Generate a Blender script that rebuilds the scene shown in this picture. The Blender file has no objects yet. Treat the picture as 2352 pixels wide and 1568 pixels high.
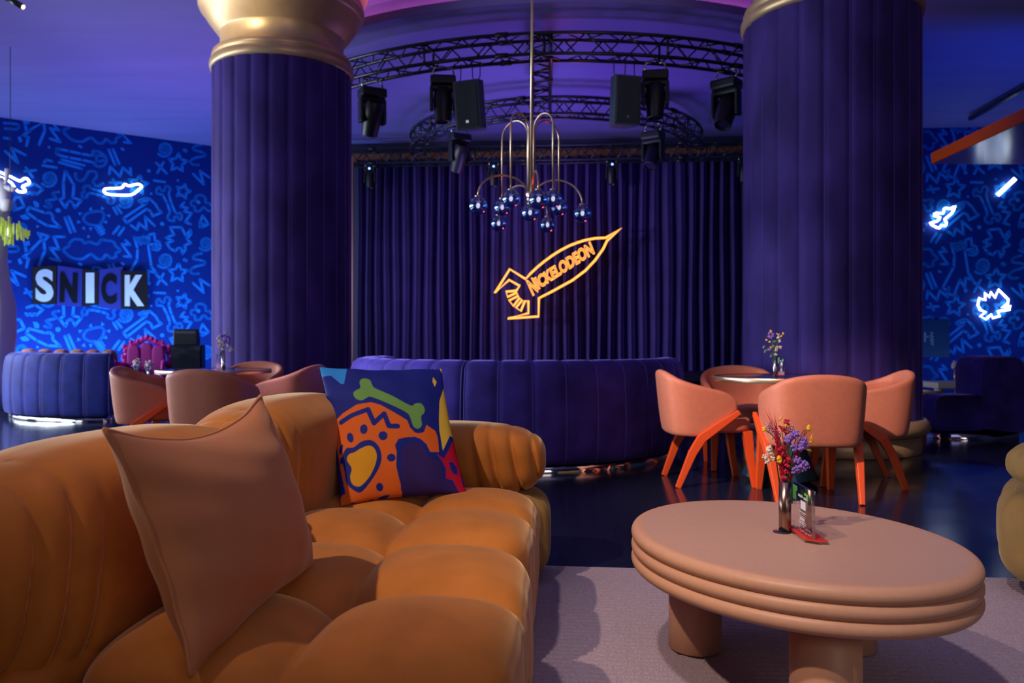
import bpy, math, random
import numpy as np
from mathutils import Vector, Matrix
random.seed(7)
PI = math.pi
SC = bpy.context.scene
COL = SC.collection

# ------------------------------------------------------------------ camera, world, exposure
F = 28.0 / 36.0 * 2352.0            # focal length in pixels of the 2352 wide frame
cam_d = bpy.data.cameras.new('camera'); cam = bpy.data.objects.new('camera', cam_d); COL.objects.link(cam)
cam.location = (0, 0, 1.0); cam.rotation_euler = (PI / 2, 0, 0)
cam_d.lens = 28.0; cam_d.sensor_width = 36.0; cam_d.clip_start = 0.05; cam_d.clip_end = 100
cam_d.dof.use_dof = True; cam_d.dof.focus_distance = 2.6; cam_d.dof.aperture_fstop = 4.0
SC.camera = cam
wd = bpy.data.worlds.new('world'); SC.world = wd; wd.use_nodes = True
wd.node_tree.nodes['Background'].inputs[0].default_value = (0.06, 0.06, 0.20, 1)
wd.node_tree.nodes['Background'].inputs[1].default_value = 0.2
SC.view_settings.view_transform = 'Standard'; SC.view_settings.look = 'None'
SC.view_settings.exposure = 0.28; SC.view_settings.gamma = 1.0
SC.view_settings.use_curve_mapping = False
SC.cycles.use_denoising = True
SC.cycles.max_bounces = 8; SC.cycles.sample_clamp_indirect = 4.0
SC.cycles.caustics_reflective = False; SC.cycles.caustics_refractive = False

# ------------------------------------------------------------------ lamps
def lamp(kind, loc, target, power, color, size=0.3, sizey=None, angle=60, blend=0.6, name='lamp'):
    d = bpy.data.lights.new(name, kind); o = bpy.data.objects.new(name, d); COL.objects.link(o)
    o.location = loc
    v = Vector(target) - Vector(loc)
    o.rotation_euler = v.to_track_quat('-Z', 'Y').to_euler()
    d.energy = power; d.color = color
    if kind == 'AREA':
        d.shape = 'RECTANGLE'; d.size = size; d.size_y = sizey or size
    else:
        d.shadow_soft_size = size
    if kind == 'SPOT':
        d.spot_size = math.radians(angle); d.spot_blend = blend
    return o
# track spots on the ceiling and an added table spot, warm white
lamp('SPOT', (-2.9, -0.2, 4.85), (0.12, 2.85, 0.4), 640, (1.0, 0.74, 0.52), 0.06, angle=29, blend=0.8, name='track_spot_sofa')
lamp('SPOT', (-3.0, 1.0, 4.9), (1.95, 5.2, 0.4), 2100, (1.0, 0.72, 0.60), 0.08, angle=22, blend=0.7, name='track_spot_chairs')
lamp('SPOT', (-1.2, -0.4, 4.9), (0.85, 2.4, 0.45), 420, (1.0, 0.84, 0.76), 0.10, angle=26, blend=0.8, name='track_spot_table')  # extra spot added only to brighten the coffee table
lamp('SPOT', (-5.3, 4.2, 4.7), (-2.95, 8.7, 4.85), 900, (1.0, 0.88, 0.62), 0.12, angle=20, blend=0.7, name='track_spot_capital')
# daylight through the windows on the left
lamp('AREA', (-10.05, 7.6, 1.7), (-3.0, 7.6, -1.2), 640, (0.70, 0.82, 1.0), 9.6, 2.2, name='window_daylight').data.spread = math.radians(136)
# purple and blue colour washes
lamp('SPOT', (-5.3, 12.6, 1.7), (-5.2, 12.6, 5.2), 165, (0.40, 0.20, 1.0), 0.5, angle=125, blend=1.0, name='purple_uplight')
lamp('SPOT', (-3.6, 4.6, 2.2), (-3.6, 5.6, 5.2), 18, (0.38, 0.36, 1.0), 0.5, angle=140, blend=1.0, name='ceiling_uplight')
lamp('SPOT', (0.6, 12.0, 1.4), (0.6, 12.0, 4.9), 270, (0.36, 0.19, 1.0), 0.8, angle=130, blend=1.0, name='stage_uplight')
lamp('AREA', (-7.6, 14.6, 0.25), (-7.9, 16.3, 2.2), 165, (0.22, 0.45, 1.0), 6.0, 0.3, name='wall_wash_left')
lamp('AREA', (8.6, 13.6, 0.25), (8.8, 15.8, 2.4), 24, (0.16, 0.34, 1.0), 5.0, 0.3, name='wall_wash_right')
lamp('SPOT', (8.0, 10.0, 1.5), (8.0, 11.0, 5.2), 190, (0.02, 0.10, 1.0), 0.5, angle=140, blend=1.0, name='blue_ceiling_wash')
lamp('SPOT', (4.6, 9.5, 4.9), (3.0, 5.2, 0.0), 3200, (0.03, 0.17, 1.0), 0.10, angle=24, blend=0.5, name='blue_floor_spot')  # added spot standing in for a blue reflection in the floor
lamp('SPOT', (0.9, 10.9, 3.9), (0.35, 9.9, 4.5), 6, (1.0, 0.05, 0.05), 0.1, angle=60, blend=0.8, name='red_stage_spot')
lamp('SPOT', (1.5, 8.6, 0.5), (0.2, 6.9, 2.1), 100, (1.0, 0.03, 0.03), 0.25, angle=60, blend=0.8, name='red_floor_spot')
lamp('AREA', (0.5, 2.5, 5.1), (0.5, 3.0, 0.0), 36, (0.60, 0.50, 1.0), 5.0, 5.0, name='purple_ceiling_bounce')
lamp('AREA', (2.4, -4.2, 2.9), (-0.2, 3.0, 0.7), 60, (1.0, 0.84, 0.76), 4.0, 2.5, name='rear_room_glow')
lamp('SPOT', (-6.2, 7.6, 2.6), (0.4, 15.0, 1.9), 1300, (0.62, 0.56, 1.0), 0.5, angle=42, blend=0.9, name='stage_front_spot')  # added lavender fill that lifts the curtain, no stage lamp
lamp('SPOT', (-9.6, 7.6, 2.6), (-7.7, 11.6, 2.2), 420, (0.86, 0.92, 1.0), 0.3, angle=40, blend=0.7, name='window_beam')  # added spot that whitens the left post, on top of the window daylight
lamp('SPOT', (-5.0, 5.2, 3.4), (-0.7, 7.0, 0.6), 900, (0.66, 0.60, 1.0), 0.2, angle=26, blend=0.8, name='lounge_spot_left')  # added fill brightening the left part of the curved sofa


# ------------------------------------------------------------------ helpers
def W(px, py, D):
    return Vector(((px - 1176.0) / F * D, D, 1.0 - (py - 784.0) / F * D))
def on_z(px, py, z):
    return W(px, py, (1.0 - z) * F / (py - 784.0))
def on_plane(px, py, A, B):
    k = (px - 1176.0) / F
    dx, dy = B[0] - A[0], B[1] - A[1]
    D = (A[0] * dy - A[1] * dx) / (k * dy - dx)
    return W(px, py, D)

def setp(o, label=None, cat=None, group=None, kind=None):
    if label: o['label'] = label
    if cat: o['category'] = cat
    if group: o['group'] = group
    if kind: o['kind'] = kind
    return o
def thing(name, label, cat, loc=(0, 0, 0), rz=0.0, group=None):
    o = bpy.data.objects.new(name, None); COL.objects.link(o)
    o.location = loc; o.rotation_euler = (0, 0, rz); o.empty_display_size = 0.1
    return setp(o, label, cat, group)
def mesh(name, parts, mats, parent=None, smooth=True, kind=None, label=None, auto=None):
    """parts: list of (verts, faces[, material index]) joined into ONE mesh object."""
    V = []; Fc = []; MI = []
    for p in parts:
        v, f = p[0], p[1]; mi = p[2] if len(p) > 2 else 0
        n = len(V); V.extend([tuple(x) for x in v])
        for q in f:
            Fc.append(tuple(i + n for i in q)); MI.append(mi)
    me = bpy.data.meshes.new(name); me.from_pydata(V, [], Fc)
    if not isinstance(mats, (list, tuple)): mats = [mats]
    for m in mats: me.materials.append(m)
    me.polygons.foreach_set('material_index', MI)
    me.polygons.foreach_set('use_smooth', [smooth] * len(Fc))
    me.validate(); me.update()
    o = bpy.data.objects.new(name, me); COL.objects.link(o)
    if parent: o.parent = parent
    if kind: o['kind'] = kind
    if label: o['label'] = label
    if smooth and auto:
        me.set_sharp_from_angle(angle=math.radians(auto))
    return o
def bevel(o, w, seg=3, ang=35):
    m = o.modifiers.new('bevel', 'BEVEL'); m.width = w; m.segments = seg; m.limit_method = 'ANGLE'; m.angle_limit = math.radians(ang)
    return o
def subsurf(o, n=1):
    m = o.modifiers.new('sub', 'SUBSURF'); m.levels = n; m.render_levels = n
    return o
def solid(o, t, off=-1):
    m = o.modifiers.new('solid', 'SOLIDIFY'); m.thickness = t; m.offset = off; m.use_even_offset = True
    return o
def box(c, s, rz=0.0):
    cx, cy, cz = c; x, y, z = s[0] / 2, s[1] / 2, s[2] / 2
    ca, sa = math.cos(rz), math.sin(rz)
    V = []
    for dz in (-z, z):
        for dx, dy in ((-x, -y), (x, -y), (x, y), (-x, y)):
            V.append((cx + dx * ca - dy * sa, cy + dx * sa + dy * ca, cz + dz))
    return V, [(3, 2, 1, 0), (4, 5, 6, 7), (0, 1, 5, 4), (1, 2, 6, 5), (2, 3, 7, 6), (3, 0, 4, 7)]
def prism(poly, z0, z1):
    n = len(poly)
    V = [(x, y, z0) for x, y in poly] + [(x, y, z1) for x, y in poly]
    Fc = [tuple(reversed(range(n))), tuple(range(n, 2 * n))]
    for i in range(n):
        j = (i + 1) % n; Fc.append((i, j, n + j, n + i))
    return V, Fc
def lathe(prof, n=48, c=(0, 0, 0), sx=1.0, sy=1.0, cap=True):
    V = []; Fc = []
    for r, z in prof:
        for k in range(n):
            a = 2 * PI * k / n
            V.append((c[0] + r * sx * math.cos(a), c[1] + r * sy * math.sin(a), c[2] + z))
    for i in range(len(prof) - 1):
        for k in range(n):
            j = (k + 1) % n
            Fc.append((i * n + k, i * n + j, (i + 1) * n + j, (i + 1) * n + k))
    if cap:
        Fc.append(tuple(reversed(range(n)))); b = (len(prof) - 1) * n; Fc.append(tuple(range(b, b + n)))
    return V, Fc
def tube(pts, r, n=8, closed=False, cap=True, twist=0.0, flat=1.0):
    pts = [Vector(p) for p in pts]; m = len(pts)
    if not isinstance(r, (list, tuple)): r = [r] * m
    tg = []
    for i in range(m):
        a = pts[(i - 1) % m] if (closed or i > 0) else pts[i]
        b = pts[(i + 1) % m] if (closed or i < m - 1) else pts[i]
        t = b - a
        if t.length < 1e-9: t = Vector((0, 0, 1))
        tg.append(t.normalized())
    up = Vector((0, 0, 1)) if abs(tg[0].z) < 0.9 else Vector((0, 1, 0))
    nr = (up - tg[0] * up.dot(tg[0])).normalized()
    V = []; Fc = []
    for i in range(m):
        nr = nr - tg[i] * nr.dot(tg[i])
        if nr.length < 1e-6:
            nr = tg[i].orthogonal()
        nr.normalize(); bn = tg[i].cross(nr)
        for k in range(n):
            a = 2 * PI * k / n + twist
            V.append(tuple(pts[i] + nr * (math.cos(a) * r[i]) + bn * (math.sin(a) * r[i] * flat)))
    rng = m if closed else m - 1
    for i in range(rng):
        i2 = (i + 1) % m
        for k in range(n):
            j = (k + 1) % n
            Fc.append((i * n + k, i * n + j, i2 * n + j, i2 * n + k))
    if cap and not closed:
        Fc.append(tuple(reversed(range(n)))); Fc.append(tuple(range((m - 1) * n, m * n)))
    return V, Fc
def smoothpath(pts, k=6, closed=False):
    """Catmull-Rom resampling."""
    P = [Vector(p) for p in pts]; n = len(P); out = []
    rng = n if closed else n - 1
    for i in range(rng):
        p0 = P[(i - 1) % n] if (closed or i > 0) else P[i]
        p1 = P[i]; p2 = P[(i + 1) % n]
        p3 = P[(i + 2) % n] if (closed or i < n - 2) else p2
        for j in range(k):
            t = j / k
            out.append(0.5 * ((2 * p1) + (p2 - p0) * t + (2 * p0 - 5 * p1 + 4 * p2 - p3) * t * t + (3 * p1 - p0 - 3 * p2 + p3) * t ** 3))
    if not closed: out.append(P[-1])
    return out
def ball(c, r, n=10, m=6, sz=1.0):
    prof = [(max(1e-4, r * math.sin(PI * i / m)), -r * sz * math.cos(PI * i / m)) for i in range(m + 1)]
    return lathe(prof, n, c, cap=False)
def grid(fn, nu, nv, closeu=False):
    V = []; Fc = []
    for j in range(nv + 1):
        for i in range(nu if closeu else nu + 1):
            V.append(tuple(fn(i / nu, j / nv)))
    w = nu if closeu else nu + 1
    for j in range(nv):
        for i in range(nu):
            i2 = (i + 1) % w
            Fc.append((j * w + i, j * w + i2, (j + 1) * w + i2, (j + 1) * w + i))
    return V, Fc
_cube = {}
def cubegrid(n):
    if n in _cube: return _cube[n]
    idx = {}; V = []; Fc = []
    def vid(p):
        key = tuple(round(x, 5) for x in p)
        if key not in idx:
            idx[key] = len(V); V.append(p)
        return idx[key]
    L = [-1 + 2 * i / n for i in range(n + 1)]
    for ax in range(3):
        for s in (-1, 1):
            for i in range(n):
                for j in range(n):
                    q = []
                    for a, b in ((i, j), (i + 1, j), (i + 1, j + 1), (i, j + 1)):
                        p = [0, 0, 0]; p[ax] = s; p[(ax + 1) % 3] = L[a]; p[(ax + 2) % 3] = L[b]
                        q.append(vid(tuple(p)))
                    Fc.append(tuple(q) if s > 0 else tuple(reversed(q)))
    _cube[n] = (V, Fc); return _cube[n]
def puff(c, s, e=4.0, n=24, disp=None, rz=0.0, M=None):
    """A rounded, stuffed block: superquadric of half sizes s, optional displacement disp(q)->(dx,dy,dz)."""
    V0, Fc = cubegrid(n); V = []
    ca, sa = math.cos(rz), math.sin(rz)
    for p in V0:
        k = (abs(p[0]) ** e + abs(p[1]) ** e + abs(p[2]) ** e) ** (-1.0 / e)
        q = (p[0] * k, p[1] * k, p[2] * k)
        x, y, z = q[0] * s[0], q[1] * s[1], q[2] * s[2]
        if disp:
            d = disp(q); x += d[0]; y += d[1]; z += d[2]
        if M is not None:
            v = M @ Vector((x, y, z)); V.append((v.x, v.y, v.z))
        else:
            V.append((c[0] + x * ca - y * sa, c[1] + x * sa + y * ca, c[2] + z))
    return V, Fc
def xf(part, M):
    return ([tuple(M @ Vector(v)) for v in part[0]],) + tuple(part[1:])
def ribbon(poly, w, closed=False, ncap=8):
    """Flat stroke in 2D: list of (verts2d, faces)."""
    V = []; Fc = []
    P = [(float(a), float(b)) for a, b in poly]
    if closed: P = P + [P[0]]
    h = w / 2
    for i in range(len(P) - 1):
        (x0, y0), (x1, y1) = P[i], P[i + 1]
        L = math.hypot(x1 - x0, y1 - y0)
        if L < 1e-6: continue
        nx, ny = -(y1 - y0) / L * h, (x1 - x0) / L * h
        b = len(V); V += [(x0 + nx, y0 + ny), (x0 - nx, y0 - ny), (x1 - nx, y1 - ny), (x1 + nx, y1 + ny)]
        Fc.append((b, b + 1, b + 2, b + 3))
    for (x, y) in P:
        b = len(V)
        V += [(x + h * math.cos(2 * PI * k / ncap), y + h * math.sin(2 * PI * k / ncap)) for k in range(ncap)]
        Fc.append(tuple(range(b, b + ncap)))
    return V, Fc
def text_part(body, size=1.0, offset=0.0, sx=1.0, extrude=0.0, align='CENTER', outline=0.0, shear=0.0):
    c = bpy.data.curves.new('t', 'FONT'); c.body = body; c.size = size; c.offset = offset
    c.align_x = align; c.extrude = extrude; c.shear = shear
    if outline > 0:
        c.fill_mode = 'NONE' if hasattr(c, 'fill_mode') and False else c.fill_mode
        c.dimensions = '2D'; c.fill_mode = 'NONE'; c.bevel_depth = outline; c.bevel_resolution = 2
    c.resolution_u = 4
    o = bpy.data.objects.new('t', c); COL.objects.link(o)
    dg = bpy.context.evaluated_depsgraph_get(); dg.update()
    me = bpy.data.meshes.new_from_object(o.evaluated_get(dg))
    V = [(v.co.x * sx, v.co.y, v.co.z) for v in me.vertices]
    Fc = [tuple(p.vertices) for p in me.polygons]
    bpy.data.objects.remove(o); bpy.data.curves.remove(c); bpy.data.meshes.remove(me)
    return V, Fc
def copy_tree(o, parent=None):
    c = o.copy(); COL.objects.link(c)
    if parent is not None: c.parent = parent
    for ch in list(o.children): copy_tree(ch, c)
    return c

# ------------------------------------------------------------------ materials
def nd(nt, t, **kw):
    n = nt.nodes.new(t)
    for k, v in kw.items(): setattr(n, k, v)
    return n
def mat(name, color, rough=0.5, metal=0.0, spec=0.5, sheen=0.0, sheen_c=None, noise=0.0, nscale=8.0, bump=0.0, bscale=200.0, coat=0.0, stretch=None):
    m = bpy.data.materials.new(name); m.use_nodes = True; nt = m.node_tree
    b = nt.nodes['Principled BSDF']
    b.inputs['Base Color'].default_value = (*color, 1); b.inputs['Roughness'].default_value = rough
    b.inputs['Metallic'].default_value = metal; b.inputs['Specular IOR Level'].default_value = spec
    if sheen:
        b.inputs['Sheen Weight'].default_value = sheen; b.inputs['Sheen Roughness'].default_value = 0.35
        b.inputs['Sheen Tint'].default_value = (*(sheen_c or color), 1)
    if coat:
        b.inputs['Coat Weight'].default_value = coat; b.inputs['Coat Roughness'].default_value = 0.05
    tc = nd(nt, 'ShaderNodeTexCoord')
    if noise:
        n = nd(nt, 'ShaderNodeTexNoise'); n.inputs['Scale'].default_value = nscale; n.inputs['Detail'].default_value = 4
        if stretch:
            mp = nd(nt, 'ShaderNodeMapping'); mp.inputs['Scale'].default_value = stretch
            nt.links.new(tc.outputs['Object'], mp.inputs[0]); nt.links.new(mp.outputs[0], n.inputs['Vector'])
        else:
            nt.links.new(tc.outputs['Object'], n.inputs['Vector'])
        r = nd(nt, 'ShaderNodeMapRange'); r.inputs[1].default_value = 0.3; r.inputs[2].default_value = 0.7
        r.inputs[3].default_value = 1 - noise; r.inputs[4].default_value = 1 + noise
        mx = nd(nt, 'ShaderNodeMix', data_type='RGBA', blend_type='MULTIPLY'); mx.inputs[0].default_value = 1
        mx.inputs[6].default_value = (*color, 1)
        nt.links.new(n.outputs['Fac'], r.inputs[0]); nt.links.new(r.outputs[0], mx.inputs[7])
        nt.links.new(mx.outputs[2], b.inputs['Base Color'])
    if bump:
        n2 = nd(nt, 'ShaderNodeTexNoise'); n2.inputs['Scale'].default_value = bscale; n2.inputs['Detail'].default_value = 2
        nt.links.new(tc.outputs['Object'], n2.inputs['Vector'])
        bp = nd(nt, 'ShaderNodeBump'); bp.inputs['Strength'].default_value = bump; bp.inputs['Distance'].default_value = 0.005
        nt.links.new(n2.outputs['Fac'], bp.inputs['Height']); nt.links.new(bp.outputs[0], b.inputs['Normal'])
    return m
def emit(name, color, strength):
    m = bpy.data.materials.new(name); m.use_nodes = True; nt = m.node_tree; nt.nodes.clear()
    e = nd(nt, 'ShaderNodeEmission'); e.inputs[0].default_value = (*color, 1); e.inputs[1].default_value = strength
    o = nd(nt, 'ShaderNodeOutputMaterial'); nt.links.new(e.outputs[0], o.inputs[0])
    return m
M = {}
M['ceil'] = mat('ceiling_paint', (0.27, 0.235, 0.60), 0.75, noise=0.06, nscale=0.8, stretch=(0.4, 3, 1))
M['wall'] = mat('blue_wall', (0.003, 0.030, 0.28), 0.6, spec=0.2)
M['stroke'] = mat('blue_wall_drawing', (0.012, 0.26, 0.92), 0.6, spec=0.25)
M['plain'] = mat('dark_wall', (0.03, 0.03, 0.10), 0.7)
M['dark'] = mat('stage_black', (0.012, 0.012, 0.02), 0.5)
M['velvet'] = mat('purple_velvet', (0.048, 0.030, 0.24), 0.75, spec=0.2, sheen=0.9, sheen_c=(0.35, 0.28, 0.95), noise=0.35, nscale=5.0, bump=0.08, bscale=60)
M['velvetblue'] = mat('blue_velvet', (0.014, 0.020, 0.17), 0.75, spec=0.2, sheen=0.6, sheen_c=(0.30, 0.34, 0.95), noise=0.35, nscale=5.0, bump=0.08, bscale=60)  # darker, bluer copy of the purple velvet; blue wall light put into its colour
M['velvetcol'] = mat('column_velvet', (0.055, 0.030, 0.185), 0.75, spec=0.2, sheen=0.8, sheen_c=(0.36, 0.24, 0.85), noise=0.4, nscale=3.0, bump=0.06, bscale=60, stretch=(1, 1, 0.5))
M['curtain'] = mat('curtain_velvet', (0.042, 0.025, 0.14), 0.7, spec=0.2, sheen=0.8, sheen_c=(0.30, 0.22, 0.75), noise=0.15, nscale=2.0)
M['piping'] = mat('sofa_piping', (0.11, 0.075, 0.42), 0.6, sheen=0.8, sheen_c=(0.35, 0.28, 0.95))
M['gold'] = mat('gold_paint', (0.72, 0.47, 0.23), 0.38, metal=0.42, noise=0.08, nscale=6)
M['brass'] = mat('champagne_brass', (0.74, 0.56, 0.36), 0.32, metal=0.9)
M['chrome'] = mat('polished_steel', (0.75, 0.75, 0.78), 0.06, metal=1.0)
M['steel'] = mat('brushed_steel', (0.55, 0.50, 0.50), 0.22, metal=1.0)
M['bronze'] = mat('bronze_steel', (0.30, 0.20, 0.16), 0.24, metal=1.0)
M['copper'] = mat('copper_trim', (0.55, 0.28, 0.20), 0.35, metal=0.6)
M['coral'] = mat('coral_leather', (0.62, 0.20, 0.115), 0.48, spec=0.4, sheen=0.15, sheen_c=(1, 0.7, 0.65), noise=0.05, nscale=30, bump=0.05, bscale=300)
M['leg'] = mat('orange_lacquer', (0.80, 0.095, 0.018), 0.38, spec=0.5)
M['amber'] = mat('amber_velvet', (0.47, 0.16, 0.026), 0.7, spec=0.2, sheen=0.7, sheen_c=(1, 0.75, 0.45), noise=0.13, nscale=9, bump=0.05, bscale=180)
M['mustard'] = mat('mustard_velvet', (0.34, 0.19, 0.055), 0.7, spec=0.2, sheen=0.45, sheen_c=(1, 0.85, 0.55), noise=0.12, nscale=9, bump=0.05, bscale=180)
M['tan'] = mat('tan_cotton', (0.50, 0.20, 0.088), 0.75, spec=0.2, sheen=0.3, sheen_c=(1, 0.78, 0.55), noise=0.05, nscale=6, bump=0.12, bscale=500)
M['table'] = mat('blush_lacquer', (0.60, 0.32, 0.20), 0.42, spec=0.35, noise=0.03, nscale=60, bump=0.02, bscale=400)
M['tabletop'] = mat('blush_top', (0.56, 0.33, 0.24), 0.38, spec=0.4, noise=0.03, nscale=60, bump=0.02, bscale=400)
M['magenta'] = mat('magenta_plastic', (0.58, 0.02, 0.34), 0.4)
M['magentaseat'] = mat('magenta_velvet', (0.34, 0.010, 0.23), 0.7, sheen=0.4)
M['black'] = mat('black_metal', (0.018, 0.023, 0.030), 0.22, spec=0.6)
M['blackplastic'] = mat('black_plastic', (0.010, 0.012, 0.016), 0.42)
M['grille'] = mat('speaker_grille', (0.035, 0.052, 0.065), 0.45, bump=0.3, bscale=900)
M['cabinet'] = mat('speaker_cabinet', (0.085, 0.12, 0.15), 0.45)
M['teal'] = mat('blue_grey_lacquer', (0.045, 0.12, 0.20), 0.4)
M['white'] = mat('white_plaster', (0.85, 0.85, 0.88), 0.5)
M['cream'] = mat('cream_lacquer', (0.62, 0.55, 0.48), 0.45)
M['darktop'] = mat('dark_glossy_top', (0.03, 0.025, 0.06), 0.08)
M['orange'] = mat('orange_gloss', (0.85, 0.10, 0.012), 0.25)
M['darkred'] = mat('maroon_gloss', (0.45, 0.03, 0.06), 0.14, spec=0.5)
M['wood'] = mat('brown_board', (0.28, 0.10, 0.04), 0.6, noise=0.25, nscale=3)
M['signblue'] = mat('sign_blue', (0.045, 0.05, 0.33), 0.45)
M['signblack'] = mat('sign_black', (0.006, 0.006, 0.009), 0.4)
M['signwhite'] = mat('sign_white', (0.80, 0.82, 0.90), 0.4)
M['poster'] = mat('poster_blue', (0.004, 0.05, 0.14), 0.35)
M['posterw'] = mat('poster_print', (0.30, 0.42, 0.62), 0.5)
M['red_acrylic'] = mat('red_acrylic', (0.75, 0.04, 0.012), 0.2)
M['print'] = mat('white_print', (0.85, 0.85, 0.92), 0.5)
M['green'] = mat('green_print', (0.10, 0.55, 0.08), 0.5)
M['stem'] = mat('green_stem', (0.04, 0.11, 0.045), 0.6)
M['straw'] = mat('dry_stem', (0.42, 0.24, 0.08), 0.7)
M['yellow'] = mat('yellow_flower', (0.80, 0.47, 0.012), 0.7)
M['purplef'] = mat('lilac_flower', (0.27, 0.15, 0.58), 0.7)
M['redf'] = mat('crimson_flower', (0.52, 0.004, 0.045), 0.7)
M['whitef'] = mat('white_flower', (0.78, 0.66, 0.58), 0.7)
M['pinkf'] = mat('pink_flower', (0.62, 0.30, 0.36), 0.7)
M['leaf'] = mat('grey_green_leaf', (0.13, 0.22, 0.17), 0.6)
M['neon'] = emit('neon_orange', (1.0, 0.34, 0.055), 2.0)
M['neonw'] = emit('neon_white', (0.80, 0.92, 1.0), 4.5)
M['bulb'] = emit('bulb_glow', (1.0, 0.88, 0.78), 1.6)
M['led'] = emit('blue_led', (0.12, 0.25, 1.0), 6.0)
M['day'] = emit('daylight_pane', (0.80, 0.90, 1.0), 1.6)
M['lens'] = emit('lamp_lens', (1.0, 0.82, 0.72), 1.6)

def glassmat(name, color, tr=0.85, rough=0.02, tint=(1, 1, 1)):
    m = bpy.data.materials.new(name); m.use_nodes = True; nt = m.node_tree; nt.nodes.clear()
    t = nd(nt, 'ShaderNodeBsdfTransparent'); t.inputs[0].default_value = (*tint, 1)
    g = nd(nt, 'ShaderNodeBsdfGlossy'); g.inputs[0].default_value = (*color, 1); g.inputs[1].default_value = rough
    lw = nd(nt, 'ShaderNodeLayerWeight'); lw.inputs[0].default_value = 0.35
    r = nd(nt, 'ShaderNodeMapRange'); r.inputs[3].default_value = 1 - tr; r.inputs[4].default_value = 1.0
    mx = nd(nt, 'ShaderNodeMixShader'); o = nd(nt, 'ShaderNodeOutputMaterial')
    nt.links.new(lw.outputs['Facing'], r.inputs[0]); nt.links.new(r.outputs[0], mx.inputs[0])
    nt.links.new(t.outputs[0], mx.inputs[1]); nt.links.new(g.outputs[0], mx.inputs[2]); nt.links.new(mx.outputs[0], o.inputs[0])
    return m
M['globe'] = glassmat('smoked_blue_glass', (0.45, 0.65, 1.0), 0.74, 0.04, (0.42, 0.50, 0.80))
M['acrylic'] = glassmat('clear_acrylic', (1, 1, 1), 0.95, 0.03, (0.93, 0.92, 0.97))
M['yglass'] = mat('yellow_green_glass', (0.50, 0.62, 0.06), 0.15, spec=0.6)
for _k, _v in (('Emission Color', (0.55, 0.70, 0.12, 1)), ('Emission Strength', 0.16), ('Transmission Weight', 0.3)): M['yglass'].node_tree.nodes['Principled BSDF'].inputs[_k].default_value = _v

# floor: dark navy terrazzo, polished
def floor_mat():
    m = bpy.data.materials.new('navy_terrazzo'); m.use_nodes = True; nt = m.node_tree; b = nt.nodes['Principled BSDF']
    tc = nd(nt, 'ShaderNodeTexCoord')
    v = nd(nt, 'ShaderNodeTexVoronoi'); v.inputs['Scale'].default_value = 42
    nt.links.new(tc.outputs['Object'], v.inputs['Vector'])
    n = nd(nt, 'ShaderNodeTexNoise'); n.inputs['Scale'].default_value = 9; nt.links.new(tc.outputs['Object'], n.inputs['Vector'])
    lt = nd(nt, 'ShaderNodeMath', operation='LESS_THAN'); lt.inputs[1].default_value = 0.09
    nt.links.new(v.outputs['Distance'], lt.inputs[0])
    gt = nd(nt, 'ShaderNodeMath', operation='GREATER_THAN'); gt.inputs[1].default_value = 0.56
    nt.links.new(n.outputs['Fac'], gt.inputs[0])
    mu = nd(nt, 'ShaderNodeMath', operation='MULTIPLY'); nt.links.new(lt.outputs[0], mu.inputs[0]); nt.links.new(gt.outputs[0], mu.inputs[1])
    mx = nd(nt, 'ShaderNodeMix', data_type='RGBA'); mx.inputs[6].default_value = (0.010, 0.013, 0.030, 1); mx.inputs[7].default_value = (0.20, 0.24, 0.32, 1)
    nt.links.new(mu.outputs[0], mx.inputs[0]); nt.links.new(mx.outputs[2], b.inputs['Base Color'])
    b.inputs['Roughness'].default_value = 0.13; b.inputs['Specular IOR Level'].default_value = 0.5
    n3 = nd(nt, 'ShaderNodeTexNoise'); n3.inputs['Scale'].default_value = 3; nt.links.new(tc.outputs['Object'], n3.inputs['Vector'])
    r = nd(nt, 'ShaderNodeMapRange'); r.inputs[3].default_value = 0.08; r.inputs[4].default_value = 0.22
    nt.links.new(n3.outputs['Fac'], r.inputs[0]); nt.links.new(r.outputs[0], b.inputs['Roughness'])
    return m
M['floor'] = floor_mat()
def rug_mat():
    m = bpy.data.materials.new('ribbed_mauve_rug'); m.use_nodes = True; nt = m.node_tree; b = nt.nodes['Principled BSDF']
    tc = nd(nt, 'ShaderNodeTexCoord')
    n = nd(nt, 'ShaderNodeTexNoise'); n.inputs['Scale'].default_value = 160; n.inputs['Detail'].default_value = 3
    nt.links.new(tc.outputs['Object'], n.inputs['Vector'])
    rm = nd(nt, 'ShaderNodeMix', data_type='RGBA'); rm.inputs[6].default_value = (0.19, 0.14, 0.19, 1); rm.inputs[7].default_value = (0.46, 0.37, 0.45, 1)
    nt.links.new(n.outputs['Fac'], rm.inputs[0]); nt.links.new(rm.outputs[2], b.inputs['Base Color'])
    b.inputs['Roughness'].default_value = 0.95; b.inputs['Specular IOR Level'].default_value = 0.1
    b.inputs['Sheen Weight'].default_value = 0.3
    bp = nd(nt, 'ShaderNodeBump'); bp.inputs['Strength'].default_value = 0.8; bp.inputs['Distance'].default_value = 0.006
    nt.links.new(n.outputs['Fac'], bp.inputs['Height']); nt.links.new(bp.outputs[0], b.inputs['Normal'])
    return m
M['rug'] = rug_mat()
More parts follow.
